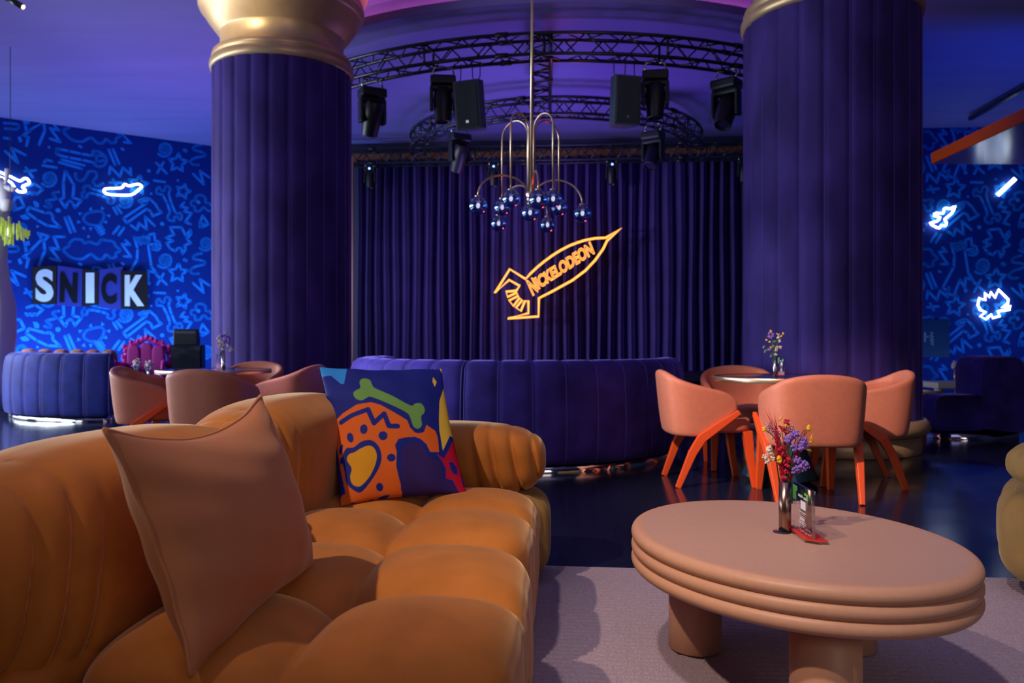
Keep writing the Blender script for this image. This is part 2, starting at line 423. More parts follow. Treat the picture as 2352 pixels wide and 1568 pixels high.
# ================================================================== SETTING
CZ = 5.25                                            # main ceiling
TH = math.radians(-4.6)                              # stage axis turned slightly
SCX, SCY = 0.78, 14.5                                # centre of the stage arcs
def st(x, y):                                        # stage frame (x right, y to the back) -> world
    return (SCX + x * math.cos(TH) - y * math.sin(TH), SCY + x * math.sin(TH) + y * math.cos(TH))
mesh('floor', [box((1, 7.5, -0.05), (24, 26, 0.1))], M['floor'], kind='structure', smooth=False)
mesh('ceiling', [box((1, 7.5, CZ + 0.05), (24, 26, 0.1))], M['ceil'], kind='structure', smooth=False)
LA, LB = (-9.71, 15.1), (-6.54, 17.3)                # left patterned wall
ldir = Vector((LB[0] - LA[0], LB[1] - LA[1], 0)).normalized(); lnrm = Vector((ldir.y, -ldir.x, 0))
RA, RB = (5.9, 15.8 + 0.08 * 3.25), (11.9, 15.8 - 0.08 * 2.75)
rdir = Vector((RB[0] - RA[0], RB[1] - RA[1], 0)).normalized(); rnrm = Vector((rdir.y, -rdir.x, 0))

# --- the drawing tile, traced in a 2063 x 1568 view of the wall, unfolded to wall metres
def z2(x, y): return (x / 4.126, 260 + y / 4.126)
def P8(*pts): return [((x - 580) * 1.316 + 1600, (y - 780) * 1.316 + 850) for x, y in pts]
STR = []; DOT = []; FIL = []
def s(*p, c=False, sm=0):
    p = list(p)
    if sm: p = [(v.x, v.y) for v in smoothpath([(a, b, 0) for a, b in p], sm, c)]
    STR.append((p, c))
def spiral(x, y, r, t=2.3):
    n = 30; STR.append(([(x + r * k / n * math.cos(2 * PI * t * k / n + 0.6), y + r * k / n * math.sin(2 * PI * t * k / n + 0.6)) for k in range(2, n + 1)], False))
def star(x, y, r, a0=0.1):
    STR.append(([(x + (r if k % 2 == 0 else r * 0.48) * math.sin(a0 + PI * k / 5), y - (r if k % 2 == 0 else r * 0.48) * math.cos(a0 + PI * k / 5)) for k in range(10)], True))
s((545,355),(565,340),(860,400),(880,360),(940,365),(1000,410),(930,400),(915,425),(922,450),(955,455),(1010,435),(990,490),(940,505),(900,490),(870,462),(565,400), c=True, sm=3)
s((560,465),(770,525)); s((585,440),(800,495)); s((1030,345),(1090,490)); s((1070,340),(1130,480))
s((1035,575),(1045,505),(1135,600),(1165,515),(1240,585),(1235,520))
spiral(1560,340,75); star(1685,470,92); s((1480,470),(1580,570)); s((1550,465),(1490,565))
s((1910,300),(1850,310),(1835,345),(1930,375),(1935,405),(1840,425),(1805,460),(1830,485),(1880,490), sm=4)
s((1830,575),(1930,675),(1895,545),(1985,610)); s((1460,638),(1565,652))
star(1735,740,72,0.3)
s((1490,765),(1485,720),(1510,700),(1525,730),(1555,735),(1565,700),(1590,690),(1615,720),(1600,770),(1660,940),(1710,945),(1725,985),(1705,1010),(1680,980),(1650,985),(1650,1020),(1600,1010),(1590,970),(1610,930),(1545,775), c=True, sm=2)
s((2010,890),(1985,855),(1950,845),(1945,800),(1900,775),(1855,790),(1855,825),(1815,835),(1815,870),(1845,885),(1850,925),(1895,925),(1930,890),(1975,925),(2015,915), sm=3); DOT.append((1880,843,20))
s((1745,845),(1710,885),(1780,895),(1745,930),(1815,945),(1755,1030),(1805,1050))
s((1170,995),(1390,850),(1345,852),(1318,828),(1380,805),(1420,810),(1475,865),(1500,910),(1530,940),(1445,975),(1430,930),(1390,905),(1200,1040), c=True)
FIL.append([(1318,828),(1380,805),(1425,815),(1390,850),(1345,852)])
s((1240,1060),(1300,1105),(1315,1040),(1390,1100),(1375,980),(1465,1065)); s((1075,895),(1110,955)); s((1105,885),(1150,945))
spiral(1190,825,75); star(1310,675,95,0.2); s((1040,655),(1150,660)); s((1070,625),(1105,690))
s((715,570),(725,620),(770,640),(815,600),(840,555),(900,555),(915,600),(880,650),(920,690),(975,665), sm=4)
s((800,735),(780,760),(785,795),(820,795),(850,755),(1005,800),(1020,840),(1060,855),(1085,825),(1070,790),(1095,765),(1060,745),(1020,755),(870,715),(850,690),(815,688),(792,710), c=True, sm=3)
spiral(465,620,80)
s((620,545),(600,660),(605,800),(565,820),(620,895),(640,845),(665,830),(690,850),(710,895),(770,825),(690,800),(700,680),(640,580), c=True)
s((555,745),(500,760),(530,810),(440,830),(480,870),(470,895),(425,880), sm=4); s((235,550),(340,540)); s((245,515),(310,605)); s((405,495),(535,515)); s((420,465),(440,440),(490,455))
s((255,690),(330,670),(405,720),(345,770),(325,752),(305,770),(285,750),(262,765),(245,745))
s((120,850),(150,795),(190,800),(230,885),(130,920),(145,890),(115,870),(140,865), c=True)
FIL.append([(310,830),(350,835),(372,860),(370,895),(330,890)]); FIL.append([(185,970),(240,955),(285,995),(260,1010),(215,1005)])
s((250,935),(275,890),(430,945),(470,940),(500,970),(500,1010),(570,1080),(450,1065),(350,1010), c=True)
s((900,1060),(840,1050),(795,1010),(810,960),(870,935),(950,930),(985,960),(970,1020),(935,1055), sm=4)
for a, b in (((905,1080),(955,1060)),((920,1105),(970,1080)),((935,1130),(985,1105)),((955,1152),(985,1132))): STR.append(([a, b], False))
for x, y, a in ((860,905,0.3),(970,900,-.4),(760,950,1.2),(745,1030,1.7),(795,1090,2.5),(860,1095,3),(1000,1030,-1.8),(1030,970,-1.3)):
    FIL.append([(x + 24*math.sin(k)*1.0, y - 24*math.cos(k)) for k in (a, a+2.2, a-2.2)])
s((615,990),(670,1130)); s((650,980),(710,1120)); s((1075,1140),(1130,1070)); s((1125,1155),(1175,1085))
s((600,1290),(640,1340),(700,1375),(780,1380),(860,1335),(920,1380),(970,1380),(1005,1340),(1050,1370),(1095,1362),(1100,1325),(1140,1300),(1100,1260),(1070,1215),(1010,1205),(960,1200),(920,1240),(850,1220),(800,1230),(770,1200),(700,1195),(660,1230),(650,1260), c=True, sm=3)
s((1190,1205),(1230,1245),(1155,1240),(1240,1360),(1175,1355))
STR.append((P8((330,1025),(355,1110),(350,1190),(270,1330),(300,1350),(315,1330),(310,1370),(350,1390),(395,1280),(430,1340),(435,1270),(490,1285),(455,1240),(430,1080),(490,1075),(495,1100),(468,1108),(470,1085),(462,1112),(500,1120),(520,1100),(510,1060),(480,1050),(475,1000),(435,1010),(438,1050),(425,1060),(400,1020),(405,1070),(375,1028),(378,1078),(352,1030),(355,1060)), True))
FIL.append(P8((355,1060),(360,1025),(435,1015),(438,1055),(370,1085)))
s((1610,1080),(1720,1080),(1760,1160),(1805,1105),(1812,1140),(1770,1190),(1810,1230),(1750,1250),(1760,1290),(1730,1330),(1720,1280),(1690,1275),(1660,1305),(1610,1280),(1580,1230),(1640,1210),(1575,1180),(1650,1150), c=True)
s((1890,1080),(1900,1020),(1920,970),(1975,1050),(1920,1080),(1935,1050),(1900,1050), c=True); spiral(1950,1235,70)
s((290,1300),(400,1190),(360,1135),(460,1165),(415,1210),(425,1300),(370,1440)); FIL.append([(215,1220),(280,1205),(285,1250),(225,1260)]); s((240,1260),(250,1320),(290,1310),(220,1360),(270,1375),(250,1460)); FIL.append([(165,1385),(195,1370),(215,1420),(185,1435)])
s((610,1170),(510,1170),(560,1290),(475,1275),(570,1400),(475,1375))
s((40,1260),(150,1260),(172,1285),(150,1310),(50,1310), sm=3); s((40,1400),(95,1405)); s((50,360),(170,470),(110,330),(240,395)); spiral(200,1090,60)
for d in ((1760,355,18),(1410,545,18),(1168,345,12),(768,320,13),(465,322,12),(1685,637,12),(1432,762,12),(550,920,22),(355,1072,12),(1537,1048,20),(838,1168,12),(1750,1390,18),(1155,1420,12),(752,1425,12)): DOT.append(d)
def wall_uz(x, y):
    px, py = z2(x, y); w = on_plane(px, py, LA, LB)
    return ((Vector((w.x - LA[0], w.y - LA[1], 0))).dot(ldir), w.z)
TW = 0.052
TILE = []
for pts, c in STR: TILE.append(ribbon([wall_uz(*p) for p in pts], TW, c))
for x, y, r in DOT:
    u, z = wall_uz(x, y); rr = r / 4.126 * 16.3 / F
    TILE.append(([(u + rr * math.cos(2*PI*k/14), z + rr * math.sin(2*PI*k/14)) for k in range(14)], [tuple(range(14))]))
for f in FIL: TILE.append(([wall_uz(*p) for p in f], [tuple(range(len(f)))]))
PER = 267.0 * 16.03 / F
def pattern(org, d, nrm, du, dz, umin, umax):
    out = []
    for (V, Fc) in TILE:
        us = [v[0] for v in V]
        if min(us) + du < umin or max(us) + du > umax: continue
        for k in (-2, -1, 0, 1):
            zs = [v[1] + dz + k * PER for v in V]
            if max(zs) > CZ + 0.25 or min(zs) < 0.02: continue
            zz = [min(z, CZ - 0.002) for z in zs]
            vv = [(org[0] + (v[0] + du) * d.x + nrm.x * 0.004, org[1] + (v[0] + du) * d.y + nrm.y * 0.004, z) for v, z in zip(V, zz)]
            out.append((vv, Fc, 1))
    return out
def wallquad(a, b, z0=0.0, z1=CZ, t=0.1, n=None):
    n = n or Vector((b[1] - a[1], -(b[0] - a[0]), 0)).normalized()
    p = [(a[0], a[1]), (b[0], b[1]), (b[0] - n.x * t, b[1] - n.y * t), (a[0] - n.x * t, a[1] - n.y * t)]
    return prism(p, z0, z1)
L0 = (LA[0] - ldir.x * 0.55, LA[1] - ldir.y * 0.55); L1 = (LA[0] + ldir.x * 6.3, LA[1] + ldir.y * 6.3)
mesh('wall_left', [wallquad(L0, L1, n=lnrm)] + pattern(LA, ldir, lnrm, 0, 0, -0.5, 6.2) + pattern(LA, ldir, lnrm, 4.62, 0, 3.0, 6.2), [M['wall'], M['stroke']], kind='structure', smooth=False)
# same drawings on the right wall: line the two upright wrenches up
wl = wall_uz(1600, 850); wr = on_plane(2265, 469, RA, RB); ur = Vector((wr.x - RA[0], wr.y - RA[1], 0)).dot(rdir)
Rlen = (Vector(RB) - Vector(RA)).length
mesh('wall_right', [wallquad(RA, RB, n=rnrm)] + pattern(RA, rdir, rnrm, ur - wl[0], wr.z - wl[1], 0.02, Rlen) + pattern(RA, rdir, rnrm, ur - wl[0] + 4.62, wr.z - wl[1], 3.6, Rlen), [M['wall'], M['stroke']], kind='structure', smooth=False)
# stage back wall with its two returns, hidden sides of the hall
bl, br = st(-5.4, 0.95), st(5.3, 0.95)
mesh('wall_back', [wallquad(bl, br), wallquad((bl[0], 19.5), bl, n=Vector((1, 0, 0))), wallquad(br, (br[0], 17), n=Vector((-1, 0, 0)))], M['plain'], kind='structure', smooth=False)
mesh('wall_rear', [box((1, -4.6, CZ / 2), (23, 0.1, CZ))], M['plain'], kind='structure', smooth=False)
mesh('wall_side', [box((12.0, 5.5, CZ / 2), (0.1, 20.2, CZ))], M['plain'], kind='structure', smooth=False)
# window wall on the left: piers around three tall windows
wx = -10.25; segs = [(-4.6, -1.0), (1.6, 2.6), (5.2, 6.2), (8.8, 9.8), (12.4, 14.75)]
mesh('wall_window', [box((wx, (a + b) / 2, CZ / 2), (0.12, b - a, CZ)) for a, b in segs] + [box((wx, 5.7, 0.2), (0.12, 13.4, 0.4)), box((wx, 5.7, 4.6), (0.12, 13.4, 1.3))], M['white'], kind='structure', smooth=False)
for i, (a, b) in enumerate(((-1.0, 1.6), (2.6, 5.2), (6.2, 8.8), (9.8, 12.4))):
    o = mesh('window_%d' % (i + 1), [box((wx - 0.02, (a + b) / 2, 2.17), (0.02, b - a, 3.55))], M['day'], kind='structure', smooth=False)
    fr = [box((wx, y, 2.17), (0.07, 0.06, 3.55)) for y in (a + 0.03, (a + b) / 2, b - 0.03)] + [box((wx, (a + b) / 2, z), (0.07, b - a, 0.06)) for z in (0.43, 2.2, 3.92)]
    mesh('window_frame', fr, M['white'], o, smooth=False)
# round dropped ceiling over the stage with a lit cove on top
R0 = 5.35; arc = [st(R0 * math.sin(a), -R0 * math.cos(a)) for a in np.linspace(-PI / 2, PI / 2, 97)]
poly = [st(-R0, 0.9)] + [tuple(p) for p in arc] + [st(R0, 0.9)]
mesh('trim_1', [prism(poly, 4.90, 5.00), prism([st(-R0 + .25, 0.9)] + [st((R0 - .25) * math.sin(a), -(R0 - .25) * math.cos(a)) for a in np.linspace(-PI / 2, PI / 2, 97)] + [st(R0 - .25, 0.9)], 5.0, CZ - 0.001)], M['ceil'], kind='structure', smooth=False)
cove = emit('pink_cove_glow', (1.0, 0.22, 0.42), 10.0)
pth = [Vector((*st((R0 - .12) * math.sin(a), -(R0 - .12) * math.cos(a)), 5.02)) for a in np.linspace(-1.15, 0.9, 50)]
setp(mesh('cove_light_strip', [tube(pth, 0.012, 6)], cove), 'thin pink light strip lying on the rim of the round stage ceiling', 'light strip')

# ---------------------------------------------------------------- columns
def column(cx, cy, R, zr, lab):
    t = thing('column', lab, 'column', (cx, cy, 0), 0, 'velvet columns')
    NCH = 24; PPC = 10; n = NCH * PPC; V = []; Fc = []
    zs = [0.30, 0.8, 1.5, 2.2, 3.0, zr + 0.02]
    for z in zs:
        for k in range(n):
            q = (k % PPC) / PPC
            r = R - 0.018 * (abs(2 * q - 1) ** 5.0)
            a = 2 * PI * (k + PPC * 0.35) / n; V.append((r * math.cos(a), r * math.sin(a), z))
    for i in range(len(zs) - 1):
        for k in range(n):
            j = (k + 1) % n; Fc.append((i*n+k, i*n+j, (i+1)*n+j, (i+1)*n+k))
    sh = mesh('shaft', [(V, Fc)], M['velvetcol'], t)
    seams = []
    for c in range(NCH):
        a = 2 * PI * (c * PPC + PPC * 0.35) / n
        seams.append(tube([((R - 0.017) * math.cos(a), (R - 0.017) * math.sin(a), z) for z in (0.3, zr)], 0.004, 5))
    mesh('seam_piping', seams, M['piping'], sh)
    mesh('base_ring', [lathe([(R - .02, .17), (R + .03, .172), (R + .055, .19), (R + .066, .235), (R + .055, .28), (R + .03, .305), (R - .02, .31)], 96)], M['gold'], t)
    mesh('plinth', [lathe([(R - .01, 0), (R - .005, .01), (R - .005, .175)], 96)], M['gold'], t)
    pr = [(.96,0),(1.0,0),(1.022,.015),(1.035,.05),(1.03,.085),(1.0,.108),(.985,.112),(.985,.12),(1.0,.135),(1.004,.16),(.99,.19),(.95,.21),(.895,.22),(.885,.235),(.882,.30),(.885,.41),(.90,.425),(.94,.45),(1.06,.57),(1.13,.655),(1.15,.675),(1.165,.68),(1.185,.72),(1.19,.78),(1.175,.83),(1.14,.85),(1.14,.87),(1.24,.95),(1.26,1.02),(1.26,CZ-zr)]
    cp = mesh('capital', [lathe([(r * R, z) for r, z in pr], 96, (0, 0, zr))], M['gold'], t); cp.data.set_sharp_from_angle(angle=0.9)
    return t
dl = 9.45; al = math.radians(-16.04)
column(dl * math.sin(al), dl * math.cos(al), 0.767, 4.01, 'purple velvet column with its whole gold capital in view')
dr = 8.08; ar = math.radians(21.74)
column(dr * math.sin(ar), dr * math.cos(ar), 0.782, 3.95, 'purple velvet column on gold base beside coral chairs')

# ---------------------------------------------------------------- stage, curtain, boards
sp = [st(-4.4, .9)] + [st(3.7 * math.sin(a), -3.7 * math.cos(a)) for a in np.linspace(-PI / 2, PI / 2, 49)] + [st(4.4, .9)]
setp(mesh('stage', [prism(sp, 0, 0.44)], M['dark'], smooth=False), 'low black half-round stage in front of the purple curtain', 'stage')
def cf(u, v):
    x = -3.82 + 8.4 * u
    ph = x * 2 * PI / 0.205 + 1.3 * math.sin(x * 1.7) + 0.8 * math.sin(x * 4.1 + 1)
    amp = 0.065 + 0.025 * math.sin(x * 2.3)
    y = 0.66 - amp * (math.sin(ph) + 0.35 * math.sin(2 * ph + 0.8)) * (1 + 0.25 * v * math.sin(x * 3))
    p = st(x + 0.012 * math.sin(6 * v + x * 5), y); return (p[0], p[1], 4.52 - 4.07 * v)
setp(mesh('stage_curtain', [grid(cf, 1100, 6)], M['curtain']), 'tall dark purple pleated velvet curtain across the back of the stage', 'curtain')
p0, p1 = st(-4.2, .86), st(5.2, .86)
mesh('trim_2', [wallquad(p0, p1, 4.5, 4.72, 0.03)], M['wood'], kind='structure', smooth=False)
pb = W(808, 700, 14.9); mesh('trim_3', [box((pb.x, pb.y, 2.4), (0.05, 0.05, 4.1))], M['copper'], kind='structure', smooth=False)

# ---------------------------------------------------------------- trusses
def truss(path, name, lab, up=Vector((0, 0, 1)), w=0.24, closed=False, step=2):
    t = thing(name, lab, 'truss', (0, 0, 0), 0, 'black lighting trusses')
    path = [Vector(p) for p in path]; m = len(path); h = w / 2
    off = []
    for i in range(m):
        d = (path[min(i + 1, m - 1)] - path[max(i - 1, 0)]).normalized(); sd = d.cross(up).normalized()
        off.append([path[i] + sd * a * h + up * b * h for a, b in ((-1, -1), (1, -1), (1, 1), (-1, 1))])
    for k in range(4): mesh('chord', [tube([o[k] for o in off], 0.024, 8)], M['black'], t)
    br = []
    for i in range(0, m - step, step):
        j = i + step; q = (i // step) % 2
        for a, b in ((0, 1), (1, 2), (2, 3), (3, 0)):
            A, B = (a, b) if q else (b, a)
            br.append(tube([off[i][A], off[j][B]], 0.010, 6))
        if (i // step) % 6 == 0:
            for a, b in ((0, 1), (1, 2), (2, 3), (3, 0)): br.append(tube([off[i][a], off[i][b]], 0.016, 6))
    mesh('lattice', br, M['black'], t)
    # joint collars
    for cl in [tube([off[i][k] - (off[i + 1][k] - off[i][k]) * .6, off[i][k] + (off[i + 1][k] - off[i][k]) * .6], 0.034, 8) for i in range(8, m - 2, 24) for k in range(4)]:
        mesh('coupler', [cl], M['blackplastic'], t)
    return t
TZ = 4.55
RO, RI = 4.90, 2.48
truss([Vector((*st(RO * math.sin(a), -RO * math.cos(a)), TZ)) for a in np.linspace(-1.5, 1.5, 121)], 'lighting_truss', 'outer and larger curved black lighting truss under the stage ceiling', w=.25)
truss([Vector((*st(RI * math.sin(a), -RI * math.cos(a)), TZ - .02)) for a in np.linspace(-1.5, 1.5, 73)], 'lighting_truss', 'inner and smaller curved black lighting truss above the stage', w=.25)
truss([Vector((*st(x, 0.35), TZ - .06)) for x in np.linspace(-4.4, 5.2, 81)], 'lighting_truss', 'straight black lighting truss along the top of the stage curtain', w=.27)
A0 = W(1243, 200, 9.45); B0 = W(1243, 200, 11.75)
truss([Vector((A0.x + (B0.x - A0.x) * k / 20, 9.5 + 2.2 * k / 20, TZ - .02)) for k in range(21)], 'lighting_truss', 'short black truss spoke joining the two curved trusses', w=.24)

# ---------------------------------------------------------------- moving head lamps and speakers
def moving_head(p, yaw, tilt, lab, sc=1.0, led=False, grp='moving head stage lamps'):
    t = thing('moving_head_lamp', lab, 'stage lamp', p, yaw, grp); t.scale = (sc, sc, sc)
    b = mesh('base', [box((0, 0, -.12), (.30, .22, .11))], M['blackplastic'], t, smooth=False); bevel(b, .025, 3)
    for x in (-.09, .09): mesh('clamp', [tube([(x, 0, -.07), (x * 1.4, 0, -.02), (x * 1.1, 0, .045), (x * .5, 0, .03)], 0.014, 6)], M['steel'], t)
    y = mesh('yoke', [box((0, 0, -.20), (.30, .12, .06)), box((-.135, 0, -.33), (.045, .12, .28)), box((.135, 0, -.33), (.045, .12, .28))], M['blackplastic'], t, smooth=False); bevel(y, .018, 3)
    R = Matrix.Translation((0, 0, -.40)) @ Matrix.Rotation(tilt, 4, 'X')
    hd = mesh('head', [xf(lathe([(.02, .20), (.085, .195), (.105, .16), (.112, .06), (.108, -.05), (.10, -.14), (.095, -.20), (.085, -.205), (.08, -.18)], 24), R), xf(box((0, .05, .10), (.17, .14, .16)), R)], M['blackplastic'], t); hd.data.set_sharp_from_angle(angle=.6)
    mesh('lens', [xf(lathe([(.001, -.185), (.08, -.18)], 24, cap=False), R)], M['darktop'], t)
    if led: mesh('status_light', [ball((0, -.115, -.115), .026, 10, 6)], M['led'], t)
    return t
def arcpt(px, R, z):
    best = None
    for a in np.linspace(-1.5, 1.5, 1501):
        x, y = st(R * math.sin(a), -R * math.cos(a))
        e = abs(1176 + F * x / y - px)
        if best is None or e < best[0]: best = (e, x, y)
    return (best[1], best[2], z)
LZ = TZ - .20
moving_head(arcpt(855, RO, LZ), .5, .55, 'black moving head stage lamp tilted, nearest the left velvet column', 1.12)
moving_head(arcpt(1017, RO, LZ), .1, .0, 'black moving head stage lamp pointing down left of the left hanging speaker', 1.05)
moving_head(arcpt(1505, RO, LZ), -.15, .0, 'black moving head stage lamp pointing down beside the right hanging speaker', 1.05)
moving_head(arcpt(1668, RO, LZ), -.7, -.5, 'black moving head stage lamp tilted, nearest the right velvet column', 1.15)
moving_head(arcpt(1055, RI, LZ), .5, .55, 'black moving head stage lamp on the left of the inner curved truss', 1.1)
moving_head(arcpt(1500, RI, LZ), -.6, -.55, 'black moving head stage lamp on the right of the inner curved truss', 1.1)
for px, lab in ((850, 'small lamp with blue light at the left end of the straight truss'), (1134, 'small lamp with blue light left of the chandelier stem'), (1405, 'small lamp with blue light right of the chandelier stem'), (1708, 'small lamp on the straight truss half hidden by the right column')):
    Dp = 14.75 - .08 * ((px - 1176) / F * 14.7 - .78); q = W(px, 350, Dp)
    moving_head((q.x, q.y, TZ - .222), 0, .0, lab, .72, px != 1708, 'small stage lamps on the straight truss')
def pa(px, yaw, tilt, lab, dz):
    p = arcpt(px, RO, LZ - dz); t = thing('hanging_speaker', lab, 'loudspeaker', p, yaw, 'hanging loudspeakers')
    Rm = Matrix.Rotation(tilt, 4, 'X')
    poly = [(-.17, -.17), (.17, -.17), (.175, -.02), (.09, .17), (-.09, .17), (-.175, -.02)]
    c = mesh('cabinet', [xf(prism(poly, -.62, -.04), Rm)], M['cabinet'], t, smooth=False); bevel(c, .018, 3)
    g = mesh('grille', [xf(box((0, -.175, -.33), (.29, .02, .53)), Rm)], M['grille'], t, smooth=False); bevel(g, .008, 2)
    mesh('badge', [xf(box((0, -.188, -.53), (.035, .006, .03)), Rm)], M['steel'], t, smooth=False)
    for x in (-.13, .13): mesh('chain', [tube([Rm @ Vector((x, -.06, -.05)), (x, 0, .02), (x, 0, dz + .07)], .007, 5)], M['black'], t)
    mesh('chain', [tube([Rm @ Vector((0, .1, -.05)), (0.02, 0.02, .02), (0.02, 0, dz + .07)], .007, 5)], M['black'], t)
pa(1080, -.38, .18, 'grey hanging loudspeaker turned to the right, left of the chandelier stem', .12)
pa(1433, .22, .10, 'grey hanging loudspeaker turned to the left, right of the chandelier stem', .12)

# ---------------------------------------------------------------- neon rocket sign
ND = 14.55
def n5(x, y, D=ND): return W(1120 + x / 6.672, 510 + y / 6.672, D - .08 * ((1120 + x / 6.672) - 1176) / F * D)
out = [(110,1085),(340,720),(580,870),(660,785),(760,690),(870,600),(1000,505),(1120,430),(1250,362),(1380,312),(1500,275),(1650,247),(1810,240),(2045,95),(1830,285),(1770,410),(1650,580),(1500,740),(1300,890),(1150,972),(1000,1055),(785,1165),(780,1445),(310,1475),(625,1395),(625,1205),(570,1210),(510,1360),(435,1310),(530,1195),(490,1160),(395,1285),(330,1200),(470,1130),(445,1080),(305,1145),(285,1065),(440,1050),(490,975),(330,885)]
t = thing('neon_sign', 'glowing orange neon rocket sign with lettering before the purple curtain', 'neon sign', n5(1000, 800))
ori = t.location.copy()
mesh('rocket_outline', [tube([n5(*p) - ori for p in out], .021, 8, closed=True)], M['neon'], t)
V, Fc = text_part('NICKELODEON', 0.30, 0.004, 1.0, outline=0.0095)
xs = [v[0] for v in V]; x0, x1 = min(xs), max(xs)
pa_, pb_ = n5(672, 1095), n5(1640, 470); dv = pb_ - pa_
nrm = Vector((0, -1, 0)); dx = dv.normalized(); uy = Vector((-dx.z, 0, dx.x))
VV = []
for v in V:
    q = (v[0] - x0) / (x1 - x0); hgt = .92 + .10 * (2 * q - 1) ** 2 + (.32 if q < .095 else 0)
    base = pa_ + dv * q - uy * (.105 * hgt - .105)
    VV.append(tuple(base + uy * (v[1] * hgt) + Vector((0, v[2], 0)) + dx * (.20 * v[1]) - ori))
mesh('lettering', [(VV, Fc)], M['neon'], t)
mesh('tube_support', [tube([n5(*p) - ori, n5(*p) - ori + Vector((0, .45, 0))], .012, 6) for p in ((85,1105),(2065,80),(270,1478),(795,1455))], M['black'], t)

# white neon outlines on the walls
def wall_neon(pts, Aa, Bb, nrm, lab, sm=3, r=.022, closed=True, extra=None):
    w = [on_plane(px, py, Aa, Bb) + nrm * .07 for px, py in pts]
    if sm: w = smoothpath(w, sm, closed)
    c = sum(w, Vector()) / len(w); t = thing('neon_sign', lab, 'neon sign', c, 0, 'white neon outlines on the blue walls')
    mesh('neon_tube', [tube([p - c for p in w], r, 8, closed=closed)], M['neonw'], t)
    mesh('standoff', [tube([w[i] - c, w[i] - c - nrm * .068], .008, 6) for i in (0, len(w) // 3, 2 * len(w) // 3)], M['white'], t)
wall_neon([(240,435),(276,433),(285,424),(295,428),(315,424),(324,429),(317,437),(301,448),(274,449),(243,446)], LA, LB, lnrm, 'white neon outline like a shoe on the left blue wall')
wall_neon([(-30,383),(0,397),(22,406),(42,416),(48,416),(56,411),(63,413),(67,422),(55,427),(51,431),(57,437),(55,442),(42,441),(33,432),(23,419),(0,408),(-34,396)], LA, LB, lnrm, 'white neon bone outline at the left edge behind the white pillar')
wall_neon([(2080+x/3.136, 220+y/3.136) for x, y in ((645,715),(770,598),(780,606),(655,722))], RA, RB, rnrm, 'short slanted white neon bar on the right blue wall', 0)
wall_neon([(2080+x/3.136, 220+y/3.136) for x, y in ((165,920),(212,908),(238,880),(190,865),(212,848),(258,850),(265,820),(285,812),(312,818),(345,797),(320,850),(270,892),(284,915),(272,940),(245,935),(232,957),(195,942))], RA, RB, rnrm, 'small winged white neon outline beside the right column', 2)
wall_neon([(2080+x/3.136, 640+y/3.136) for x, y in ((655,80),(725,150),(722,180),(680,205),(742,200),(736,222),(650,236),(665,270),(615,282),(605,258),(565,292),(525,272),(563,240),(525,225),(508,190),(518,140),(560,155),(560,105),(590,132),(600,98),(630,137))], RA, RB, rnrm, 'large spiky white neon outline on the right blue wall', 0)
# ================================================================== FURNITURE
# ---------------------------------------------------------------- curved purple banquettes
def banquette(cx, cy, R, a0, a1, nch, lab, depth=.30, seat=.62, hgt=.86, rz=0.0, vel='velvet', grp='curved purple velvet sofas'):
    """arc of a sofa back; angle 0 points to -y (towards the camera), positive to +x."""
    t = thing('curved_sofa', lab, 'sofa', (cx, cy, 0), rz, grp)
    def pos(a, r, z): return (r * math.sin(a), -r * math.cos(a), z)
    prof = [(-.05, .075), (-.012, .085), (.004, .12), (.014, .25), (.018, .42), (.010, .60), (-.004, .74), (-.025, .81), (-.07, .85), (-.13, .862), (-depth + .07, .855), (-depth + .02, .82), (-depth, .74), (-depth, .42), (-depth, .12)]
    PP = 10; n = nch * PP
    def fn(u, v):
        i = v * (len(prof) - 1); k = min(int(i), len(prof) - 2); q = i - k
        r, z = prof[k][0] * (1 - q) + prof[k + 1][0] * q, prof[k][1] * (1 - q) + prof[k + 1][1] * q
        s_ = (u * nch) % 1.0 if u < 1 else 0.0
        g = 0.015 * abs(2 * s_ - 1) ** 8
        if 0 < k < 9: r -= g
        if 7 < k < 12: z -= g * .8
        if k >= 11: r += g * .7
        z = z * hgt / .862
        return pos(a0 + (a1 - a0) * u, R + r, z)
    V, Fc = grid(fn, n, (len(prof) - 1) * 2)
    w = n + 1; rows = (len(prof) - 1) * 2 + 1
    Fc = list(Fc) + [tuple(j * w for j in range(rows)), tuple(reversed([j * w + n for j in range(rows)]))]
    bk = mesh('backrest', [(V, Fc)], M[vel], t); bk.data.set_sharp_from_angle(angle=1.0)
    pip = []
    for c in range(nch + 1):
        a = a0 + (a1 - a0) * c / nch
        pip.append(tube([pos(a, R + r - (.014 if 0 < i < 9 else 0), z * hgt / .862 - (.011 if 7 < i < 12 else 0)) for i, (r, z) in enumerate(prof[:12])], .0055, 5))
    mesh('piping', pip, M['piping'], bk)
    Ro = R - depth
    sp = [(Ro + .01, .10), (Ro - seat + .03, .10), (Ro - seat, .16), (Ro - seat, .38), (Ro - seat + .03, .435), (Ro - seat + .10, .455), (Ro - .05, .46), (Ro + .01, .44)]
    V, Fc = grid(lambda u, v: pos(a0 + (a1 - a0) * u, *sp[min(int(round(v * 7)), 7)]), n // 2, 7)
    w = n // 2 + 1; Fc = list(Fc) + [tuple(reversed([j * w for j in range(8)])), tuple([j * w + n // 2 for j in range(8)])]
    mesh('seat', [(V, Fc)], M[vel], t)
    bp = [(R - .05, 0), (R - .05, .085), (Ro - seat + .06, .085), (Ro - seat + .06, 0)]
    V, Fc = grid(lambda u, v: pos(a0 + .02 + (a1 - a0 - .04) * u, *bp[min(int(round(v * 3)), 3)]), n // 2, 3)
    w = n // 2 + 1; Fc = list(Fc) + [tuple(j * w for j in range(4)), tuple(reversed([j * w + n // 2 for j in range(4)]))]
    mesh('plinth', [(V, Fc)], M['chrome'], t)
    return t
